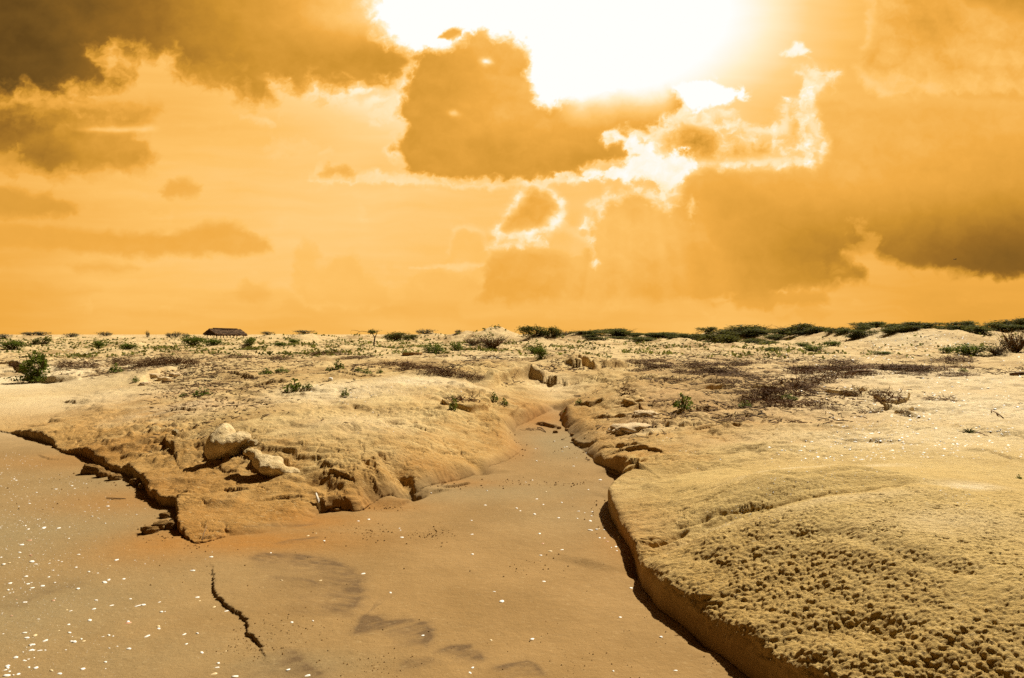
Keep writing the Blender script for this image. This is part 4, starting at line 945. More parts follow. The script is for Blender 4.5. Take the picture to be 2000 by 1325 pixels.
for a in ((376, 676, 56, 19, 'green', 'broad green bush just below the left end of the thatched hut'), (418, 675, 34, 15, 'green', 'green bush directly below the middle of the thatched hut'), (492, 674, 30, 13, 'green', 'green bush below the right end of the thatched hut'),
          (80, 671, 36, 12, 'dark', 'low dark bush on the far left plateau above the white sand streak'), (22, 684, 54, 18, 'green', 'green bush cut by the left edge of the picture below the skyline'), (195, 680, 30, 13, 'green', 'small green bush left of the middle of the left plateau, above the dry brush'),
          (252, 682, 36, 11, 'green', 'flat green bush on the left plateau right of a similar smaller one'), (575, 672, 28, 9, 'green', 'small green bush on the plateau midway between hut and dead tree'), (548, 676, 28, 9, 'green', 'low green bush on the plateau right of the hut, nearer than its neighbour'),
          (778, 664, 50, 13, 'dark', 'dark bush right behind the dead tree on the skyline'), (806, 664, 44, 12, 'dark', 'dark bush between the dead tree and the central sandy mound'), (889, 685, 22, 19, 'green', 'upright green bush left of the dry bush in front of the central mound'),
          (842, 690, 40, 18, 'green', 'spreading green bush left of the upright one below the central mound'), (962, 681, 76, 26, 'dry', 'wide dry brownish bush at the foot of the central sandy mound'), (925, 676, 40, 16, 'dry', 'smaller dry bush left of the wide one at the central mound'),
          (1056, 700, 24, 20, 'green', 'green plant on the edge above the broken gully head'), (1040, 690, 34, 10, 'green', 'low bright green clump just behind the plant above the gully head'), (1590, 687, 40, 14, 'green', 'green bush on the open flat below the right thicket'), (1512, 686, 32, 10, 'green', 'small green bush on the flat left of a larger green bush'),
          (1626, 676, 34, 11, 'green', 'green bush on the left foot of the shell strewn hill at the right'), (1898, 693, 56, 24, 'green', 'loose green bush at the foot of the shell strewn hill at the right'), (1850, 690, 30, 12, 'green', 'low green clump left of the loose bush at the hill foot'),
          (1985, 690, 64, 36, 'dry', 'large grey green bush cut by the right edge of the picture'), (1945, 692, 44, 16, 'dry', 'dry low bush between the loose green bush and the one at the right edge'), (1568, 677, 34, 9, 'green', 'flat green clump in front of the right thicket on the sand'), (1720, 692, 40, 7, 'green', 'flat bright green clump at the foot of the pale hill')):
    bush(a[0], a[1], a[2], a[3], a[4], a[5])

# dry brush: tangles of bare twigs
def tangle_mesh(name, seed, n, flat=0.5, rad=0.006, curl=0.5):
    r = random.Random(seed); mb = MB()
    for i in range(n):
        a = r.random() * 6.283; q = 0.42 * math.sqrt(r.random()); x, y = q * math.cos(a), q * math.sin(a) ; z = r.random() ** 1.5 * 0.35 * (1 - q)
        d = Vector((r.gauss(0, 1), r.gauss(0, 1), abs(r.gauss(0, flat)))).normalized(); L = r.uniform(0.10, 0.34); pts = [Vector((x, y, z))]
        for k in range(3):
            d = (d + Vector((r.gauss(0, curl), r.gauss(0, curl), r.gauss(-0.05, curl * .7))) * 0.55).normalized()
            q_ = pts[-1] + d * L / 3; q_.z = min(max(q_.z, 0.0), 1.0); pts.append(q_)
        r0 = rad * r.choice((.5, .7, .9, 1.3)); mb.tube(pts, [r0, r0 * .8, r0 * .6, r0 * .3], 3, cap=False)
    return mb.mesh(name, M_DRY)
TANG = [tangle_mesh('twig_tangle', 200 + k, 330, 0.7, 0.0075, 0.6) for k in range(4)]
TANGB = [tangle_mesh('branch_tangle', 220 + k, 110, 0.4, 0.013, 0.7) for k in range(3)]
def brush(px, py, wpx, hpx, label, kind='fine', group=None, depth=1.0, dm=None):
    p = hit(px, py); sc = p.y / F
    me = (TANG if kind == 'fine' else TANGB)[rnd.randrange(3)]
    o = obj('dry_brush', me); o.location = p + Vector((0, 0, -0.02)); w = wpx * sc * 1.15
    o.scale = (w, dm if dm else w * depth, max(hpx * sc * 2.3, 0.14)); o.rotation_euler = (0, 0, rnd.uniform(-.5, .5))
    tag(o, label, 'dry brush', group); return o
BL = [(775, 716, 80, 15, 'dense dry twig mat at the left end of the band above the left mound'), (812, 722, 84, 16, 'dense dry twig mat second from the left in the band above the left mound'), (850, 728, 90, 17, 'dense dry twig mat in the middle of the band above the left mound'), (888, 734, 86, 16, 'dense dry twig mat right of the middle of the band above the left mound'), (920, 740, 60, 13, 'short dry twig mat at the right tip of the band above the left mound'),
      (285, 716, 60, 20, 'dry brush on the left plateau edge right of the dark green shrub'), (322, 712, 66, 24, 'darkest dry brush clump in the middle of the left plateau edge'), (362, 716, 56, 22, 'dry brush at the right end of the left plateau edge above the sandy block'), (238, 712, 44, 16, 'low dry brush between dark green shrub and the darkest left brush clump'), (150, 716, 90, 14, 'brown dry brush capping the left hollow'),
      (45, 716, 50, 14, 'dry brush on the small overhang at the far left edge'), (640, 694, 80, 10, 'low greyish brush on the plateau below the dead tree'), (700, 700, 70, 9, 'thin greyish brush on the plateau right below the dead tree'), (470, 700, 70, 10, 'low dry brush on the plateau below the hut'), (540, 702, 60, 9, 'sparse dry brush on the plateau right of the hut, near side')]
for a in BL: brush(*a, depth=0.7)
BR = [(1455, 788, 60, 22, 'dry brush at the lower left tip of the large right tangle'), (1500, 772, 70, 26, 'dark brush clump in the left part of the large right tangle'), (1548, 760, 80, 26, 'thick brush clump in the centre of the large right tangle'), (1596, 748, 76, 24, 'brush clump right of the centre of the large right tangle'), (1640, 738, 70, 20, 'brush clump at the right end of the large right tangle'), (1575, 730, 90, 18, 'flat brush behind the centre of the large right tangle'), (1650, 724, 90, 16, 'flat brush behind the right end of the large right tangle'),
      (1520, 790, 70, 18, 'loose twigs below the centre of the large right tangle'), (1765, 724, 120, 15, 'long grey twig mat on the flat right of the large tangle'), (1815, 722, 90, 13, 'grey twig mat at the right end of the flat'), (1440, 714, 76, 14, 'low brush on the rise left of the large right tangle'), (1390, 728, 60, 12, 'low brush on the bank edge left of the large right tangle'), (1290, 718, 70, 12, 'dry brush on the rim right of the gully head'), (1340, 730, 70, 12, 'dry brush on the bank right of the gully rim'), (1250, 726, 50, 10, 'thin brush right beside the gully head'),
      (1620, 800, 80, 12, 'sparse twigs scattered below the two root hollows'), (1440, 820, 70, 10, 'sparse twigs on the pink slope right of the gully')]
for a in BR: brush(*a, depth=0.7)
ML = 'flat mat of dead reddish brown brush among other such mats on the right hand slope'
sr1 = random.Random(44)
for i in range(26):
    px = sr1.uniform(1230, 1880); py = sr1.uniform(704, 748) + 40 * max(0, 1 - abs(px - 1490) / 170) * sr1.random()
    brush(px, py, sr1.uniform(50, 120), sr1.uniform(7, 15), ML, 'fine', 'dead brush mats on the right slope', depth=.8)
for a in ((1668, 772, 60, 24, 'roots hanging in the left of the two dark hollows on the right slope'), (1738, 782, 70, 30, 'roots hanging in the right of the two dark hollows on the right slope'), (1720, 770, 60, 20, 'bleached root tangle over the right hollow of the right slope'), (1835, 782, 70, 16, 'small isolated dark tangle of branches on the pale right slope'), (1700, 806, 60, 16, 'broken branches under the right hollow of the right slope'), (1770, 806, 34, 12, 'little root clump by the lowest hole on the right slope'),
          (1225, 770, 40, 26, 'hanging dry roots on the steep side right of the gully'), (905, 785, 70, 24, 'dry roots and grass hanging from the overhang at the right end of the left mound'), (1040, 840, 40, 8, 'heap of washed up twigs at the top of the sandy channel'), (1600, 790, 60, 18, 'branch tangle below the centre of the large right tangle'), (1550, 772, 80, 22, 'crossing branches in the middle of the large right tangle'), (1500, 786, 70, 20, 'crossing branches at the left of the large right tangle')):
    brush(*a, kind='branch', depth=0.6)

# small green plants
def plant_mesh(name, seed, n, leaf, spread=0.5):
    r = np.random.RandomState(seed); a = r.rand(n) * 6.283; q = spread * np.sqrt(r.rand(n)); 
    c = np.stack([q * np.cos(a), q * np.sin(a), r.rand(n) * (0.25 + 0.75 * (1 - q / spread))], 1)
    V, Fc = leaf_cloud(c, np.full(n, leaf), 0.8, seed, 1.6); return mesh_from(name, V, Fc, M_LEAF)
PLM = [plant_mesh('leaf_clump', 300 + k, 110, .2) for k in range(3)]
def stems_mesh(seed):
    r = random.Random(seed); mb = MB()
    for i in range(12):
        a = r.random() * 6.283; q = r.uniform(.1, .45); mb.tube([(0, 0, 0), (q * .5 * math.cos(a), q * .5 * math.sin(a), .3), (q * math.cos(a), q * math.sin(a), r.uniform(.3, .9))], [.02, .015, .006], 3)
    return mb.mesh('plant_stems', M_STEM)
PLS = stems_mesh(4)
def plant(px, py, w, h, label, name='small_plant'):
    p = hit(px, py); sc = p.y / F; t = empty(name, p - Vector((0, 0, .01)), rnd.random() * 6)
    t.scale = (w * sc, w * sc, h * sc * 1.3); obj('leaves', PLM[rnd.randrange(3)], t); obj('stems', PLS, t); tag(t, label, 'plant'); return t
for a in ((574, 762, 38, 22, 'leafy green plant on the crest left of the left mound top'), (600, 757, 20, 12, 'small sprig right beside the leafy plant left of the mound top'), (661, 722, 24, 20, 'green plant on the slope below the dead tree'), (645, 724, 18, 10, 'small plant left beside the green plant below the dead tree'), (396, 772, 36, 15, 'green plant on the pink ledges above the pale boulders'), (358, 774, 18, 8, 'tiny plant at the left end of the pink ledges'), (520, 731, 28, 12, 'green plant on the plateau edge right of the sandy block'), (550, 726, 28, 9, 'flat green plant right of the plateau edge plant'),
          (226, 728, 26, 18, 'green plant on the left slope between green shrub and dry brush'), (265, 745, 14, 10, 'small plant above the rubble on the left slope'), (886, 800, 18, 28, 'leafy plant growing in the overhang of the left mound'), (964, 782, 18, 18, 'green plant right beside the overhang of the left mound'), (984, 790, 16, 14, 'small green plant between overhang and gully'), (1336, 797, 42, 30, 'bushy green plant in the notch right of the gully'), (1131, 788, 16, 10, 'small green plant on the right wall of the gully'), (1106, 804, 14, 7, 'tiny green plant at the step in the gully'),
          (1561, 724, 18, 10, 'fresh green sprig in front of the dry brush on the right'), (1540, 780, 36, 12, 'green leaves under the large right tangle'), (1990, 935, 12, 10, 'tiny green plant at the right edge on the ochre slope'), (717, 730, 20, 10, 'sparse green sprig left of the dry twig band'), (742, 728, 14, 8, 'tiny sprig at the left tip of the dry twig band'), (1455, 794, 26, 12, 'green leaves at the left tip of the large right tangle'), (700, 725, 18, 8, 'faint green sprig on the sand below the plateau brush'), (675, 772, 16, 14, 'dry stalky plant on the sandy crest above the left mound'), (1880, 726, 20, 8, 'small green plant behind the grey twig mat at the right')):
    plant(*a)
# the dark shrub beside the hollow on the left, made of many round leaves
p = hit(72, 742); sc = p.y / F
t = empty('shrub', p - Vector((0, 0, .02))); t.scale = (58 * sc, 46 * sc, 58 * sc)
def shrub():
    r = np.random.RandomState(9); n = 1300
    u = r.randn(n, 3); u /= np.linalg.norm(u, axis=1, keepdims=True); c = u * (0.25 + 0.22 * r.rand(n, 1)) * np.array([1.05, 1.05, 1.1]) * (0.85 + 0.25 * np.sin(5 * u[:, :1] + 3 * u[:, 2:3])); c[:, 2] += .5; c[:, 0] += (c[:, 2] - .5) * 0.22
    k = 160; c[:k, 2] = r.rand(k) * .16; c[:k, 0] = r.randn(k) * .36 - .1; c[:k, 1] = -.2 - r.rand(k) * .35
    V, Fc = leaf_cloud(c, np.full(n, .085), .5, 9, 1.3); return mesh_from('shrub_foliage', V, Fc, M_LEAF)
obj('foliage', shrub(), t); obj('stems', PLS, t); tag(t, 'dense dark green leafy shrub beside the hollow in the left sand bank', 'shrub')
# grass tuft on the shell field
p = hit(1892, 846); sc = p.y / F; mb = MB()
for i in range(46):
    a = rnd.random() * 6.283; L = rnd.uniform(14, 25) * sc; e = rnd.uniform(.25, 1.2); q = [Vector((0, 0, 0))]
    for k in (1, 2, 3): q.append(Vector((math.cos(a) * math.cos(e) * L * k / 3, math.sin(a) * math.cos(e) * L * k / 3, max(.004, math.sin(e) * L * k / 3 - L * .05 * k * k))))
    mb.tube(q, [.003, .0028, .002, .0006], 3, False)
t = empty('grass_tuft', p); obj('blades', mb.mesh('grass_blades', M_LEAF), t)
mb = MB(); mb.tube([(-38 * sc, .05, .01), (-15 * sc, .0, .015), (0, 0, .01)], [.002, .003, .004], 4); mb.tube([(0, 0, .01), (20 * sc, -.02, .012), (44 * sc, .03, .008)], [.004, .003, .002], 4); mb.tube([(5 * sc, 0, .01), (7 * sc, -.1, .02), (4 * sc, -.3, .008)], [.005, .005, .003], 4)
obj('runner', mb.mesh('grass_runner', M_DRY), t); tag(t, 'single green grass tuft with dry runners on the pale shell field', 'grass')

# ---- low scrub that nobody could count
def vheight(x, y):
    th = np.arctan2(x, y); r = np.hypot(x, y)
    j = np.clip(np.searchsorted(_TH, th), 1, NC - 1); i = np.clip(np.searchsorted(_RR, r), 1, NR - 1)
    u = (th - _TH[j - 1]) / (_TH[j] - _TH[j - 1]); v = (r - _RR[i - 1]) / (_RR[i] - _RR[i - 1])
    return (H[i - 1, j - 1] * (1 - u) + H[i - 1, j] * u) * (1 - v) + (H[i, j - 1] * (1 - u) + H[i, j] * u) * v
def scatter(n, y0, y1, dens, seed):
    r = np.random.RandomState(seed); th = (r.rand(n) * 2 - 1) * 0.66; inv = 1 / y1 + r.rand(n) * (1 / y0 - 1 / y1); Y = 1 / inv
    x = np.tan(th) * Y; k = dens(x, Y) > r.rand(n); return x[k], Y[k]
def dens_green(x, Y):
    f = fbm(x / 3.2, Y / 3.2, 4, .55, 51); g = fbm(x / 0.7, Y / 0.7, 3, .5, 52)
    px = 1000 + F * x / Y
    return sstep(.05, .30, f + g * .35) * sstep(22, 30, Y) * (0.45 + 0.55 * np.clip(1 - np.abs(px - 450) / 700, 0, 1)) * np.where(px > 1650, .35, 1)
x, Y = scatter(150000, 18, 80, dens_green, 61)
z = vheight(x, Y); r_ = np.random.RandomState(3)
V, Fc = leaf_cloud(np.stack([x, Y, z + r_.rand(len(x)) ** 2 * .13], 1), .06 + Y * .0028, .6, 62, 1.6)
o = obj('low_scrub', mesh_from('low_scrub', V, Fc, M_SCRUB)); o['kind'] = 'stuff'
def dens_dry(x, Y):
    px = 1000 + F * x / Y
    f = fbm(x / 2.2, Y / 2.2, 4, .55, 55); g = fbm(x / 0.5, Y / 0.5, 3, .5, 56)
    k = sstep(.0, .35, f + g * .5) * sstep(13, 19, Y)
    k2 = np.exp(-((px - 1450) / 160) ** 2) * sstep(8.5, 11, Y) * sstep(-.1, .3, g + f) * .9
    k3 = np.exp(-((px - 300) / 190) ** 2) * np.exp(-((Y - 20) / 6) ** 2) * .8
    return np.clip(np.maximum(np.maximum(k * .55, k2), k3), 0, 1) * (1 - sstep(420, 250, px) * sstep(19.5, 17.5, Y)) * (1 - .8 * sstep(1640, 1740, px) * sstep(17, 14, Y))
x, Y = scatter(150000, 8.5, 60, dens_dry, 65)
z = vheight(x, Y); r_ = np.random.RandomState(4); n = len(x)
a = r_.rand(n) * 6.283; L = (.04 + .15 * r_.rand(n) ** 2.5) * (0.8 + Y / 30); up = (r_.rand(n) - .35) * L * .5
w = .0025 + Y * .00035
p0 = np.stack([x, Y, z + .006], 1); d = np.stack([np.cos(a) * L, np.sin(a) * L, np.maximum(up, 0)], 1); s_ = np.stack([-np.sin(a) * w, np.cos(a) * w, w * 1.0], 1)
V = np.stack([p0 - s_, p0 + s_, p0 + d + s_ * .4, p0 + d * .5 + np.array([0, 0, .012])], 1).reshape(-1, 3)
base = np.arange(n)[:, None] * 4
Fc = np.concatenate([base + np.array([[0, 1, 3]]), base + np.array([[1, 2, 3]]), base + np.array([[2, 0, 3]]), base + np.array([[0, 2, 1]])], 0)
o = obj('twig_litter', mesh_from('twig_litter', V, Fc, M_LITTER)); o['kind'] = 'stuff'

# ---- stones
def stone_mesh(name, seed, m, sub=4, rough=0.22, freq=1.6, sq=0.0, fine=0.03):
    import bmesh
    bm = bmesh.new(); bmesh.ops.create_icosphere(bm, subdivisions=sub, radius=0.5)
    co = np.array([v.co for v in bm.verts]); 
    n = co / np.linalg.norm(co, axis=1, keepdims=True)
    d = fbm(n[:, 0] * freq + n[:, 2] * .7 * freq + seed, n[:, 1] * freq - n[:, 2] * .9 * freq + seed * 2, 5, .5, seed) * rough + fbm(n[:, 0] * 9 + n[:, 2] * 6, n[:, 1] * 9 - n[:, 2] * 5, 4, .6, seed + 1) * fine
    box = 1 / (np.max(np.abs(n), axis=1)) ** sq
    co = n * (0.5 * box + d)[:, None]
    for v, c in zip(bm.verts, co): v.co = c
    me = bpy.data.meshes.new(name); bm.to_mesh(me); bm.free()
    me.polygons.foreach_set('use_smooth', np.ones(len(me.polygons), bool)); me.materials.append(m); return me
def stone(px, py, w, h, d, label, m, seed, sink=.15, rot=(0, 0, 0), sub=4, rough=.22, sq=.5, name='boulder', cat='boulder', Y=None):
    p = hit(px, py) if Y is None else stand(px, Y); sc = p.y / F
    o = obj(name, stone_mesh(name, seed, m, sub, rough, 1.6, sq)); o.scale = (w * sc, d * sc, h * sc); o.rotation_euler = rot
    o.location = p + Vector((0, d * sc * .25, h * sc * (.5 - sink))); tag(o, label, cat); return o
def boulder(px, py, parts, label, seed):
    """pale rock: several lumps grown together into one skin"""
    p = hit(px, py); sc = p.y / F; p = p + Vector((0, .06, -15 * sc))
    mb_d = bpy.data.metaballs.new('lumps'); mo = bpy.data.objects.new('lumps', mb_d); COL.objects.link(mo); mb_d.resolution = 0.018; mb_d.threshold = 0.35
    for (x, y, z, rx, ry, rz) in parts:
        e = mb_d.elements.new(type='ELLIPSOID'); e.co = (x * sc, y * sc, z * sc); e.radius = 1.0; e.size_x, e.size_y, e.size_z = rx * sc * 1.25, ry * sc * 1.25, rz * sc * 1.25; e.stiffness = 3
    bpy.context.view_layer.update()
    dg = bpy.context.evaluated_depsgraph_get(); me = bpy.data.meshes.new_from_object(mo.evaluated_get(dg)); bpy.data.objects.remove(mo)
    co = np.empty(len(me.vertices) * 3, np.float32); me.vertices.foreach_get('co', co); co = co.reshape(-1, 3)
    nn = np.empty(len(me.vertices) * 3, np.float32); me.vertices.foreach_get('normal', nn); nn = nn.reshape(-1, 3)
    k = fbm(co[:, 0] / .11 + co[:, 2] * 4, co[:, 1] / .11 - co[:, 2] * 5 + seed, 5, .55, seed) * .022 - np.clip(fbm(co[:, 0] / .16 + co[:, 2] * 5, co[:, 1] / .16 - co[:, 2] * 4, 3, .5, seed + 5, ridge=True), .1, 1) * .035 + fbm(co[:, 0] / .022 + co[:, 2] * 20, co[:, 1] / .022 - co[:, 2] * 25, 3, .6, seed + 2) * .008
    co += nn * k[:, None]; me.vertices.foreach_set('co', co.ravel()); me.polygons.foreach_set('use_smooth', np.ones(len(me.polygons), bool))
    me.materials.clear(); me.materials.append(M_PALE); me.update()
    o = obj('boulder', me); o.location = p; tag(o, label, 'boulder'); return o
boulder(436, 888, [(-16, -6, 24, 24, 28, 26), (6, 4, 38, 32, 40, 18), (-10, 22, 52, 22, 34, 17), (26, 14, 44, 20, 30, 14), (-22, 6, 40, 18, 26, 20), (-4, -10, 30, 26, 26, 20), (4, 8, 20, 28, 24, 18), (-12, 34, 60, 12, 20, 12)], 'larger pale boulder with a lumpy top standing out of the left mound', 4)
boulder(530, 930, [(-56, 22, 56, 14, 16, 9), (-40, 14, 52, 16, 18, 13), (-24, 4, 40, 22, 26, 17), (-2, -4, 30, 30, 32, 17), (26, 2, 20, 28, 26, 12), (50, 8, 15, 20, 18, 8), (-6, 16, 40, 22, 22, 12)], 'long pale boulder sloping down to the right below the larger pale boulder', 6)
stone(488, 872, 26, 16, 20, 'small pale stone between the two pale boulders', M_PALE, 8, .2, name='stone', cat='stone')
stone(341, 851, 12, 14, 12, 'small pale round stone on the ledge left of the larger pale boulder', M_PALE, 9, .2, name='stone', cat='stone')
for i, a in enumerate(((290, 1042, 38, 20, 26, 'rounded brown clod lying free on the sand at the foot of the crack'), (310, 1034, 34, 24, 26, 'lumpy brown clod right behind the free lying one at the foot of the crack'), (336, 1032, 36, 22, 24, 'flat brown clod wedged against the foot of the crack'), (178, 926, 46, 28, 26, 'big angular clod fallen from the middle of the crack edge'), (200, 932, 30, 20, 22, 'angular clod right of the big fallen one below the crack edge'), (222, 938, 30, 18, 20, 'small dark clod third in the row fallen below the crack edge'), (262, 948, 26, 20, 20, 'dark clod tucked under the overhanging crack edge'), (278, 956, 22, 16, 18, 'crumbly clod at the bend of the crack edge'), (320, 1012, 24, 16, 18, 'clod on the ledge above the free lying clods'))):
    stone(a[0], a[1], a[2] * .8, a[3] * .75, a[4] * .9, a[5], M_CLOD, 20 + i, .22, (rnd.uniform(-.3, .3), rnd.uniform(-.3, .3), rnd.random() * 6), 4, .26, .6, 'earth_clod', 'clod')
for i, a in enumerate(((1238, 842, 80, 26, 60, 'broad flat pinkish rock on the slope right of the gully mouth'), (1262, 812, 44, 18, 40, 'smaller pinkish rock above the broad flat one right of the gully'))):
    stone(*a, M_PINK, 40 + i, .52, (0, 0, .2), 4, .25, .4, 'flat_rock', 'rock')
for i, a in enumerate(((296, 738, 26, 12, 22, 'pinkish rubble stone at the top of the left rubble slope'), (318, 742, 22, 8, 16, 'flat pinkish rubble stone on the left slope'), (326, 747, 22, 6, 16, 'orange flat stone on the left rubble slope'), (282, 752, 20, 8, 16, 'low rubble stone at the foot of the left rubble slope'), (340, 735, 22, 9, 16, 'rubble stone at the right of the left rubble slope'))):
    stone(*a, M_CLOD if 'orange' in a[5] else M_PINK, 50 + i, .3, (0, 0, rnd.random() * 6), 3, .25, .6, 'rubble_stone', 'stone')
stone(645, 745, 8, 8, 8, 'small round white stone on the sandy crest above the left mound', M_SHELL, 60, .1, sub=3, name='white_stone', cat='stone')
for i, a in enumerate(((1085, 846, 10, 6, 8), (1092, 838, 9, 6, 8), (1118, 852, 10, 7, 8), (1122, 862, 12, 8, 10), (1108, 842, 9, 6, 8), (1130, 868, 9, 6, 7), (1060, 832, 8, 5, 7))):
    o = stone(*a, 'small dark clod at the right edge of the upper sandy channel', M_CLOD, 70 + i, .2, (0, 0, i), 3, .25, .5, 'small_clod', 'clod'); o['group'] = 'small clods in the upper channel'

for i, a in enumerate(((1240, 788, 40, 22, 40, 'crumbling earth lump on the steep bank right of the gully'),)):
    stone(*a, M_BLOCK, 80 + i, .5, (rnd.uniform(-.15, .15), rnd.uniform(-.15, .15), rnd.uniform(-.4, .4)), 4, .34, .45, 'earth_block', 'earth block')

# ---- sticks
def stick(name, pts, rad, label, m, cat='stick', branches=()):
    """pts: column, row, height above ground"""
    W = []
    for px, py, h in pts:
        q = hit(px, py); W.append(q + Vector((0, 0, h)))
    o0 = W[0].copy(); mb = MB(); mb.tube([q - o0 for q in W], rad, 6)
    for br in branches:
        B = [hit(px, py) + Vector((0, 0, h)) - o0 for px, py, h in br]; mb.tube(B, [rad[0] * .7] + [rad[0] * .4] * (len(B) - 1), 5)
    o = obj(name, mb.mesh(name, m, True)); o.location = o0; tag(o, label, cat); return o
q0 = hit(1288, 1166)
stick('forked_twig', [(1286, 1166, .012), (1277, 1162, .016), (1270, 1159, .022), (1264, 1156, .03), (1259, 1150, .038), (1254, 1143, .042), (1251, 1136, .045), (1247, 1130, .05), (1242, 1122, .055), (1238, 1114, .058)], [.004, .0045, .005, .005, .005, .005, .0045, .004, .003, .002], 'thin forked twig lying in the shadow at the foot of the right bank', M_WOOD, 'twig', [((1247, 1130, .05), (1250, 1120, .055), (1251, 1114, .06)), ((1270, 1159, .022), (1274, 1152, .03))])
p = hit(624, 1002)
mb = MB(); e = Vector((-.052, .075, .16)); pts = [Vector((0, 0, -.005)), e * .3 + Vector((.004, 0, .002)), e * .6 + Vector((.006, 0, .003)), e]
mb.tube(pts, [.012, .016, .015, .007], 7); o = obj('driftwood_stick', mb.mesh('driftwood_stick', M_BONE, True)); o.location = p; tag(o, 'bleached white driftwood stick leaning against the foot of the left mound', 'stick')
stick('twig', [(1936, 803, .01), (1948, 810, .015), (1960, 818, .008)], [.007, .008, .005], 'single straight dark twig on the pale slope above the grass tuft', M_DRY, 'twig')
stick('driftwood_log', [(1652, 733, .04), (1675, 731, .06), (1702, 729, .05)], [.03, .04, .025], 'dark driftwood log lying in front of the dry brush on the right', M_DRY, 'log')
stick('plank', [(786, 694, .03), (805, 693.5, .035), (824, 693, .03)], [.05, .055, .05], 'short light brown plank lying on the pale sand right of the dead tree', M_CLOD, 'plank')
stick('twig', [(1974, 733, .02), (1990, 732, .03), (2004, 732, .02)], [.03, .035, .03], 'dark stick at the right edge of the picture on the flat', M_DRY, 'twig')
stick('twig', [(1050, 836, .01), (1058, 840, .03), (1066, 845, .006)], [.008, .012, .006], 'curved grey twig at the right of the washed up heap in the channel', M_WOOD, 'twig')
stick('twig', [(208, 974, .006), (225, 976, .012), (246, 975, .004)], [.004, .006, .003], 'thin dark twig on the sand left of the crack', M_DRY, 'twig')
stick('dry_stalk', [(393, 1058, .0), (398, 1050, .03), (404, 1042, .06)], [.003, .003, .001], 'dry stalk poking out at the corner of the crack', M_WOOD, 'stalk', [((393, 1058, .0), (400, 1056, .025), (408, 1052, .03))])

# ---- dead tree
p = hit(730, 676); sc = p.y / F
def T3(px, py, d=0.0): return Vector(((px - 730) * sc, d, (676 - py) * sc))
t = empty('dead_tree', p); mb = MB(); mb.tube([T3(730, 679), T3(730.5, 670), T3(732.2, 660)], [.052, .045, .04], 7); obj('trunk', mb.mesh('tree_trunk', M_DEAD, True), t)
for pts, r0 in (([(732.2, 660, 0), (735, 653, .02), (738.8, 644, .05)], .032), ([(732.2, 660, 0), (728, 653, -.02), (724, 648, 0), (719, 644.3, .05)], .03), ([(726.5, 651.5, 0), (716, 648.3, -.05), (707, 647, -.1), (700, 650, -.1), (691, 658, -.15)], .017), ([(703, 648.5, -.1), (699, 646.5, 0), (692, 645.5, .1), (686, 645, .15), (682.5, 649.5, .2)], .012), ([(724, 648, 0), (722, 646, .1), (729, 643.8, .1)], .011), ([(737, 648, .03), (734, 644.5, .1), (733, 643.5, .1)], .009)):
    mb = MB(); n = len(pts); mb.tube([T3(*q) for q in pts], [r0 * (1 - .7 * i / (n - 1)) for i in range(n)], 5); obj('branch', mb.mesh('tree_branch', M_DEAD, True), t)
c = np.random.RandomState(2).randn(420, 3) * np.array([4.2 * sc, 5 * sc, 1.7 * sc]) + np.array([-2.5 * sc, 0, 27.5 * sc])
V, Fc = leaf_cloud(c, np.full(420, .075), .2, 2); obj('crown', mesh_from('tree_crown', V, Fc, M_DARKLEAF), t)
tag(t, 'small forked dead tree with one long branch arching left, standing on the plateau', 'tree')

# ---- thatched shelter
HY_ = 170.0; sc = HY_ / F
p = stand(440, HY_); zr = CZ + (HY - 642.5) * sc; ze = CZ + (HY - 652.0) * sc
t = empty('thatched_hut', p)
gz = p.z
ang = R(48); ux = Vector((math.cos(ang), math.sin(ang), 0)); uy = Vector((-math.sin(ang), math.cos(ang), 0))   # length, depth
Lh = 3.35; Wh = 2.6
def roof():
    r = np.random.RandomState(1); NL, NW = 60, 16; V = []; 
    for side in (-1, 1):
        for i in range(NL + 1):
            for j in range(NW + 1):
                u = (i / NL - .5) * 2 * (Lh + .5); w = side * (j / NW) * (Wh + .5)
                z = zr - (zr - ze) * (j / NW) ** .92 + (.10 * r.rand() if j < NW else -.30 * r.rand()) - .10 * abs(math.sin(i / NL * 3.2)) - .14 * (i / NL)
                q = ux * u + uy * w; V.append((q.x, q.y, z - gz))
    n1 = (NL + 1) * (NW + 1); Fc = []
    for s in range(2):
        for i in range(NL):
            for j in range(NW):
                a = s * n1 + i * (NW + 1) + j; Fc.append((a, a + 1, a + NW + 2, a + NW + 1))
    nv = len(V)   # underside gives the thatch its thickness
    V += [(x, y, z - .22) for x, y, z in V]; Fc += [tuple(nv + k for k in reversed(f)) for f in Fc]
    for s in range(2):
        for i in range(NL):
            a = s * n1 + i * (NW + 1) + NW; b_ = a + NW + 1; Fc.append((a, b_, nv + b_, nv + a))
        for i in (0, NL):
            for j in range(NW):
                a = s * n1 + i * (NW + 1) + j; Fc.append((a, a + 1, nv + a + 1, nv + a))
    return mesh_from('thatch_roof', V, Fc, M_THATCH)
rf = obj('roof', roof(), t)
mb = MB(); mb.tube([ux * (-Lh + .4) + Vector((0, 0, zr - gz + .08)), ux * (Lh - .4) + Vector((0, 0, zr - gz - .06))], .16, 6); obj('ridge', mb.mesh('roof_ridge', M_THATCH), rf)
for i in range(5):
    for w in (-1, 1):
        u = -Lh + 2 * Lh * i / 4; q = ux * u * .96 + uy * w * Wh * .9; mb = MB(); mb.tube([q + Vector((0, 0, -.3)), q + Vector((.05, 0, 1.0)), q + Vector((0, 0, ze - gz + .25))], [.10, .09, .09], 6); obj('post', mb.mesh('hut_post', M_POST), t)
mb = MB()
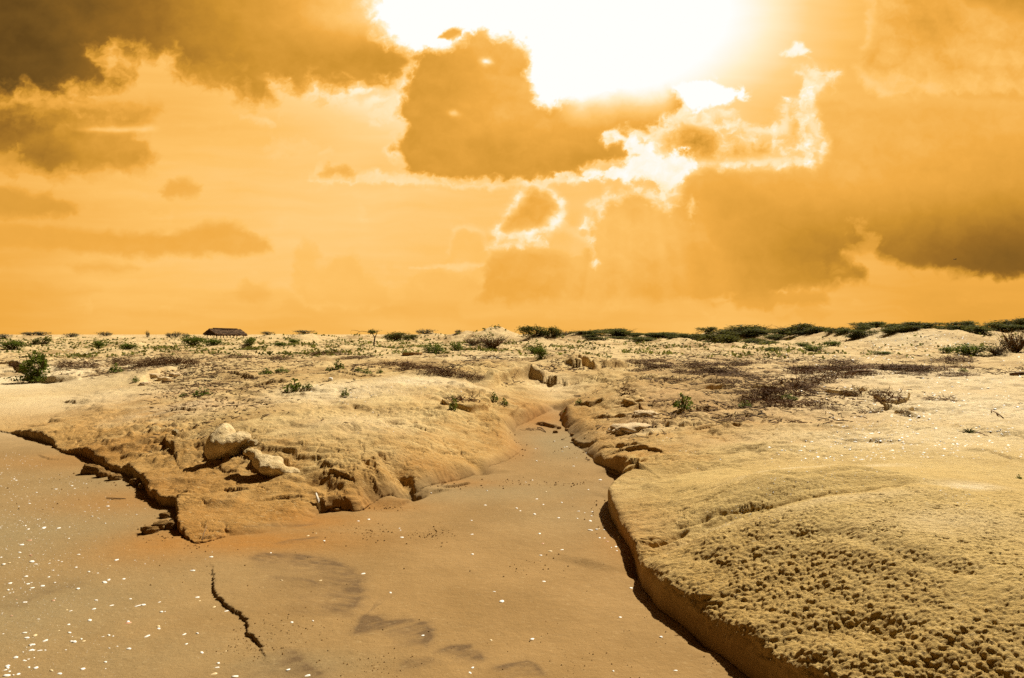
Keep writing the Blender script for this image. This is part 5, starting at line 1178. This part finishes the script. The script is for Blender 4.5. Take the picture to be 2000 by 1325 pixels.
for w in (-1, 1): mb.tube([ux * -Lh + uy * w * Wh * .9 + Vector((0, 0, ze - gz + .2)), ux * Lh + uy * w * Wh * .9 + Vector((0, 0, ze - gz + .15))], .08, 5)
for u in (-1, 1): mb.tube([ux * Lh * u * .96 - uy * Wh * .9 + Vector((0, 0, ze - gz + .2)), ux * Lh * u * .96 + uy * Wh * .9 + Vector((0, 0, ze - gz + .2))], .08, 5)
obj('beam', mb.mesh('hut_beam', M_POST), t)
tag(t, 'long open shelter with a dark thatched roof on posts, on the left skyline', 'hut')

# ---- bird
p = Vector(((1866 - 1000) / F * 90, 90, CZ + (HY - 507) / F * 90)); t = empty('bird', p)
import bmesh
mb = MB(); mb.tube([(-.17, 0, -.01), (-.12, 0, .0), (-.04, 0, .015), (.05, 0, .01), (.11, 0, .02), (.15, 0, .012)], [.008, .03, .05, .045, .028, .004], 8); obj('body', mb.mesh('bird_body', M_BIRD, True), t)
for s in (-1, 1):
    V = [(.07, .02 * s, .03), (-.06, .02 * s, .03), (.06, .20 * s, .08), (-.05, .19 * s, .08), (.0, .36 * s, .055), (-.04, .36 * s, .055)]; V += [(x, y, z - .012) for x, y, z in V]
    Fc = [(0, 1, 3, 2), (2, 3, 5, 4), (6, 8, 9, 7), (8, 10, 11, 9), (0, 2, 8, 6), (2, 4, 10, 8), (1, 7, 9, 3), (3, 9, 11, 5), (4, 5, 11, 10), (0, 6, 7, 1)]
    obj('wing', mesh_from('bird_wing', V, Fc, M_BIRD), t)
mb = MB(); mb.tube([(-.15, 0, -.005), (-.24, 0, -.01)], [.012, .03], 4); obj('tail', mb.mesh('bird_tail', M_BIRD), t)
tag(t, 'tiny dark bird flying in front of the dark cloud at the right', 'bird')

# ---- shells
def shell_mesh(seed, m, ribs=9, elong=1.25, dome=0.34):
    r = random.Random(seed); V = [(0, 0, dome)]; Fc = []; NA, NRr = 18, 3
    for k in range(1, NRr + 1):
        q = k / NRr
        for i in range(NA):
            a = 2 * math.pi * i / NA; rr = 0.5 * q * (1 + .05 * math.cos(ribs * a) * q) * (1 - .16 * max(0, math.cos(a)) ** 4)
            V.append((rr * math.cos(a) * elong + .06 * (1 - q), rr * math.sin(a), dome * math.sqrt(max(0, 1 - q ** 2.2)) * (1 + .06 * math.cos(ribs * a)) + (0.0 if k < NRr else 0)))
    for i in range(NA): Fc.append((0, 1 + i, 1 + (i + 1) % NA))
    for k in range(NRr - 1):
        for i in range(NA):
            a = 1 + k * NA + i; b_ = 1 + k * NA + (i + 1) % NA; Fc.append((a, a + NA, b_ + NA, b_))
    n = len(V); V += [(x * .98, y * .98, -.04) for x, y, z in V[1 + (NRr - 1) * NA:]]
    for i in range(NA):
        a = 1 + (NRr - 1) * NA + i; b_ = 1 + (NRr - 1) * NA + (i + 1) % NA; Fc.append((a, n + i, n + (i + 1) % NA, b_))
    Fc.append(tuple(n + i for i in reversed(range(NA))))
    return mesh_from('shell', V, Fc, m, True)
SHM = [shell_mesh(1, M_SHELL), shell_mesh(2, M_SHELL, 7, 1.5, .3), shell_mesh(3, M_SHELL, 11, 1.1, .42), shell_mesh(4, M_SHELL2, 9, 1.3), shell_mesh(5, M_SHELL3, 9, 1.3), shell_mesh(6, M_SHELL, 6, 1.9, .25)]
shell0 = None
def shell(px, py, w, label, group, kind=None):
    p = hit(px, py); sc = p.y / F
    k = kind if kind is not None else rnd.choices(range(6), (5, 4, 3, 2.2, .8, 2))[0]
    o = obj('shell', SHM[k]); s = w * sc * (1.0 if label else 1.15); o.scale = (s, s * rnd.uniform(.7, 1.0), s * rnd.uniform(.45, .8))
    o.location = p + Vector((0, 0, -s * rnd.uniform(.0, .12))); o.rotation_euler = (rnd.uniform(-.2, .2), rnd.uniform(-.2, .2), rnd.random() * 6.283)
    tag(o, label, 'seashell', group); return o
LC = 'small pale seashell lying singly on the bare brown sand of the channel'; GC = 'shells in the sandy channel'
for a in ((412, 1088, 9), (376, 1115, 10), (385, 1167, 9), (390, 1174, 6), (418, 1186, 8), (441, 1194, 9), (601, 1047, 7), (633, 1057, 6), (617, 1042, 4), (529, 1080, 5), (709, 1121, 8), (785, 1050, 8), (782, 1036, 4), (922, 1044, 4), (921, 1017, 5), (1055, 1042, 7), (1060, 1062, 6), (1074, 1077, 8), (1098, 1074, 6), (1056, 1085, 6), (923, 1083, 7), (1062, 1136, 9), (965, 1156, 5), (980, 1175, 12), (763, 1158, 6),
          (570, 1216, 8), (611, 1213, 6), (626, 1134, 7), (550, 1134, 5), (826, 1241, 7), (959, 1251, 7), (1040, 1249, 9), (923, 1304, 6), (918, 1314, 7), (563, 1308, 8), (600, 1320, 12), (1009, 993, 6), (1016, 998, 5), (1044, 1005, 6), (1091, 1012, 6), (947, 987, 5), (720, 1015, 6), (700, 1018, 5), (780, 1032, 3), (842, 963, 4), (951, 959, 5), (949, 987, 5), (1027, 942, 4), (1040, 938, 4), (1048, 901, 5), (1046, 877, 4), (1063, 903, 4), (1005, 850, 4), (1050, 876, 4),
          (1107, 873, 4), (1102, 874, 5), (1098, 882, 4), (1083, 862, 4), (1120, 911, 5), (1172, 938, 7), (1191, 962, 10), (1149, 957, 5), (1066, 961, 5), (1097, 982, 6), (1048, 975, 4), (1061, 986, 5), (1130, 999, 5), (1156, 1000, 5), (1155, 1008, 5), (1153, 1018, 6), (1142, 1002, 4), (1128, 1013, 4), (1180, 1029, 8), (1165, 1035, 7), (1171, 1051, 6), (1182, 1051, 6), (1209, 1050, 6), (1203, 1068, 7), (1205, 1076, 5), (1209, 1055, 5), (1197, 1049, 5), (1180, 1035, 5), (1154, 1036, 9), (1245, 1091, 9), (1251, 1097, 7), (1257, 1100, 5), (1229, 1091, 5), (1233, 1149, 6), (1212, 1206, 6), (1291, 1245, 9), (1320, 1310, 7), (1198, 1311, 6), (1240, 1085, 5), (1170, 1033, 5), (1186, 1058, 5), (1194, 1070, 4)):
    shell(*a, LC, GC)
LB = 'small seashell among the many strewn over the grey sand at the lower left'; GB = 'shells on the lower left sand'
for a in ((55, 1141, 11), (20, 1139, 10), (83, 1145, 9), (62, 1097, 10), (58, 1056, 9), (86, 1031, 9), (115, 1032, 7), (13, 1320, 14), (70, 1305, 10), (100, 1310, 8), (36, 1317, 8), (251, 1268, 9), (250, 1215, 9), (134, 1220, 9), (175, 1212, 10), (52, 1246, 10), (68, 1242, 9), (88, 1252, 7), (242, 1131, 8), (205, 1138, 9), (212, 1133, 8), (228, 1094, 7), (310, 1228, 8), (315, 1196, 7), (309, 1224, 8), (360, 1239, 7), (385, 1238, 7), (364, 1258, 8), (394, 1275, 8), (442, 1272, 7), (426, 1296, 8), (424, 1304, 8), (461, 1321, 9), (280, 1182, 9), (255, 1170, 7), (183, 1190, 7), (287, 1243, 8), (268, 1184, 8), (163, 1253, 6), (136, 1236, 7)):
    shell(*a, LB, GB)
shell(417, 1317, 14, 'biggest orange seashell at the bottom edge below the small crack', None, 3)
shell(250, 1217, 12, 'dark striped seashell alone on the sand at the lower left', None, 4)
cnt = 0; sr = random.Random(77)
while cnt < 150:
    px = abs(sr.gauss(0, 130)); py = sr.uniform(905, 1322)
    f = float(fbm(np.array([px / 60.0], np.float32), np.array([py / 45.0], np.float32), 3, .5, 81)[0])
    if px > 470 or sr.random() > 0.35 + f * 1.4 or (py < 1040 and px > 330) or py < 880 + px * .35: continue
    shell(px, py, sr.choice((2.5, 3, 3, 3.5, 4, 4.5, 5.5, 8)) * (0.75 + (py - 880) / 900), LB, GB); cnt += 1
# the rest of the shells, too many and too small to count: the shell field on the right slope, flecks on the left flat and the mound
def shell_stuff():
    r = random.Random(91); pts = []
    def put(px, py, w):
        p = hit(px, py); pts.append((p, w * p.y / F))
    for i in range(1900):
        py = r.uniform(690, 900); px = r.uniform(1480, 2020)
        edge = 1560 + (py - 760) * 0.9 if py < 860 else 1500
        f = float(fbm(np.array([px / 70.0], np.float32), np.array([py / 26.0], np.float32), 3, .5, 83)[0])
        if px < edge or r.random() > .45 + f * 1.3: continue
        put(px, py, r.choice((2.5, 3, 3.5, 4, 4.5, 5, 7)) * (.8 + (py - 690) / 350))
    for cx, cy, sx, sy, n in ((1890, 970, 34, 14, 90), (1640, 910, 110, 16, 130), (1560, 945, 60, 12, 60), (1480, 1010, 60, 8, 30), (1430, 1000, 30, 8, 14), (1800, 860, 100, 14, 120), (1900, 930, 80, 30, 50), (1340, 885, 10, 6, 10), (1160, 880, 20, 6, 14), (1200, 888, 30, 5, 12), (1300, 860, 60, 15, 16), (1700, 850, 80, 14, 70), (1800, 665, 110, 14, 160), (700, 770, 60, 12, 30), (800, 760, 60, 10, 25), (720, 800, 80, 30, 20), (100, 720, 90, 20, 22), (160, 690, 50, 4, 30), (1440, 700, 30, 4, 10), (1745, 682, 40, 4, 40), (955, 700, 20, 4, 14)):
        for i in range(n): put(min(max(r.gauss(cx, sx), 2), 2010), r.gauss(cy, sy), r.choice((2, 2.5, 3, 3, 3.6, 4.6)))
    for i in range(1900):
        px = abs(r.gauss(0, 140)); py = r.uniform(860, 1322)
        if px > 420 or py < 872 + px * .4 or r.random() > .75: continue
        put(px, py, r.choice((1.8, 2.2, 2.6, 3, 3.6)))
    for i in range(110): put(r.uniform(450, 1230), r.uniform(930, 1322), r.choice((1.5, 1.8, 2, 2.4)))
    V = []; Fc = []
    for p, s in pts:
        a = r.random() * 6.283; el = r.uniform(.55, 1.0); b0 = len(V); tz = r.uniform(-.15, .15)
        for k in range(6):
            t_ = a + k * math.pi / 3; x_ = math.cos(k * math.pi / 3) * .5 * s; y_ = math.sin(k * math.pi / 3) * .5 * s * el
            V.append((p.x + x_ * math.cos(a) - y_ * math.sin(a), p.y + x_ * math.sin(a) + y_ * math.cos(a), p.z - .002 + x_ * tz))
        V.append((p.x, p.y, p.z + .14 * s))
        for k in range(6): Fc.append((b0 + k, b0 + (k + 1) % 6, b0 + 6))
    return mesh_from('shell_scatter', V, Fc, M_SHELL)
o = obj('shell_scatter', shell_stuff()); o['kind'] = 'stuff'
# crumbs of earth on the sand
def crumbs():
    r = random.Random(17); V = []; Fc = []
    cl = [(720, 1042, 40, 8, 90), (840, 1046, 26, 7, 60), (850, 1040, 20, 6, 40), (510, 1265, 46, 18, 220), (560, 1225, 60, 20, 120), (740, 1300, 50, 14, 140), (1010, 942, 30, 5, 40), (1100, 945, 30, 4, 50), (1060, 1110, 60, 14, 50), (1180, 1000, 20, 20, 60), (1150, 870, 30, 12, 60), (310, 1045, 40, 8, 50), (200, 940, 60, 10, 70), (1160, 1290, 60, 25, 90), (900, 1260, 120, 40, 60), (390, 1130, 40, 20, 30), (100, 985, 60, 20, 25), (1130, 890, 30, 15, 50), (660, 1080, 200, 60, 60), (1204, 1012, 5, 14, 40), (1222, 1062, 5, 14, 40), (1248, 1118, 5, 14, 40), (1268, 1176, 7, 12, 40), (1330, 1236, 18, 10, 40), (1400, 1290, 18, 12, 40), (1010, 880, 10, 12, 40), (880, 950, 50, 4, 60), (740, 995, 40, 4, 50), (380, 1068, 20, 4, 30)]
    for cx, cy, sx, sy, n in cl:
        for i in range(int(n * .6)):
            px = r.gauss(cx, sx); py = min(r.gauss(cy, sy), 1324); p = hit(px, max(py, 800)); s = r.choice((2, 2, 2.5, 3, 4)) * p.y / F * .7; b0 = len(V)
            for dx, dy, dz in ((-1, -.3, 0), (.2, -1, 0), (1, .2, 0), (-.1, 1, 0), (0, 0, 1.1), (.5, -.2, .8)): V.append((p.x + dx * s * r.uniform(.6, 1), p.y + dy * s * r.uniform(.6, 1), p.z - .001 + dz * s * .8))
            Fc += [tuple(b0 + k for k in q) for q in ((0, 1, 4), (1, 5, 4), (1, 2, 5), (2, 3, 5), (3, 4, 5), (3, 0, 4))]
    return mesh_from('earth_crumbs', V, Fc, M_CLOD)
o = obj('earth_crumbs', crumbs()); o['kind'] = 'stuff'
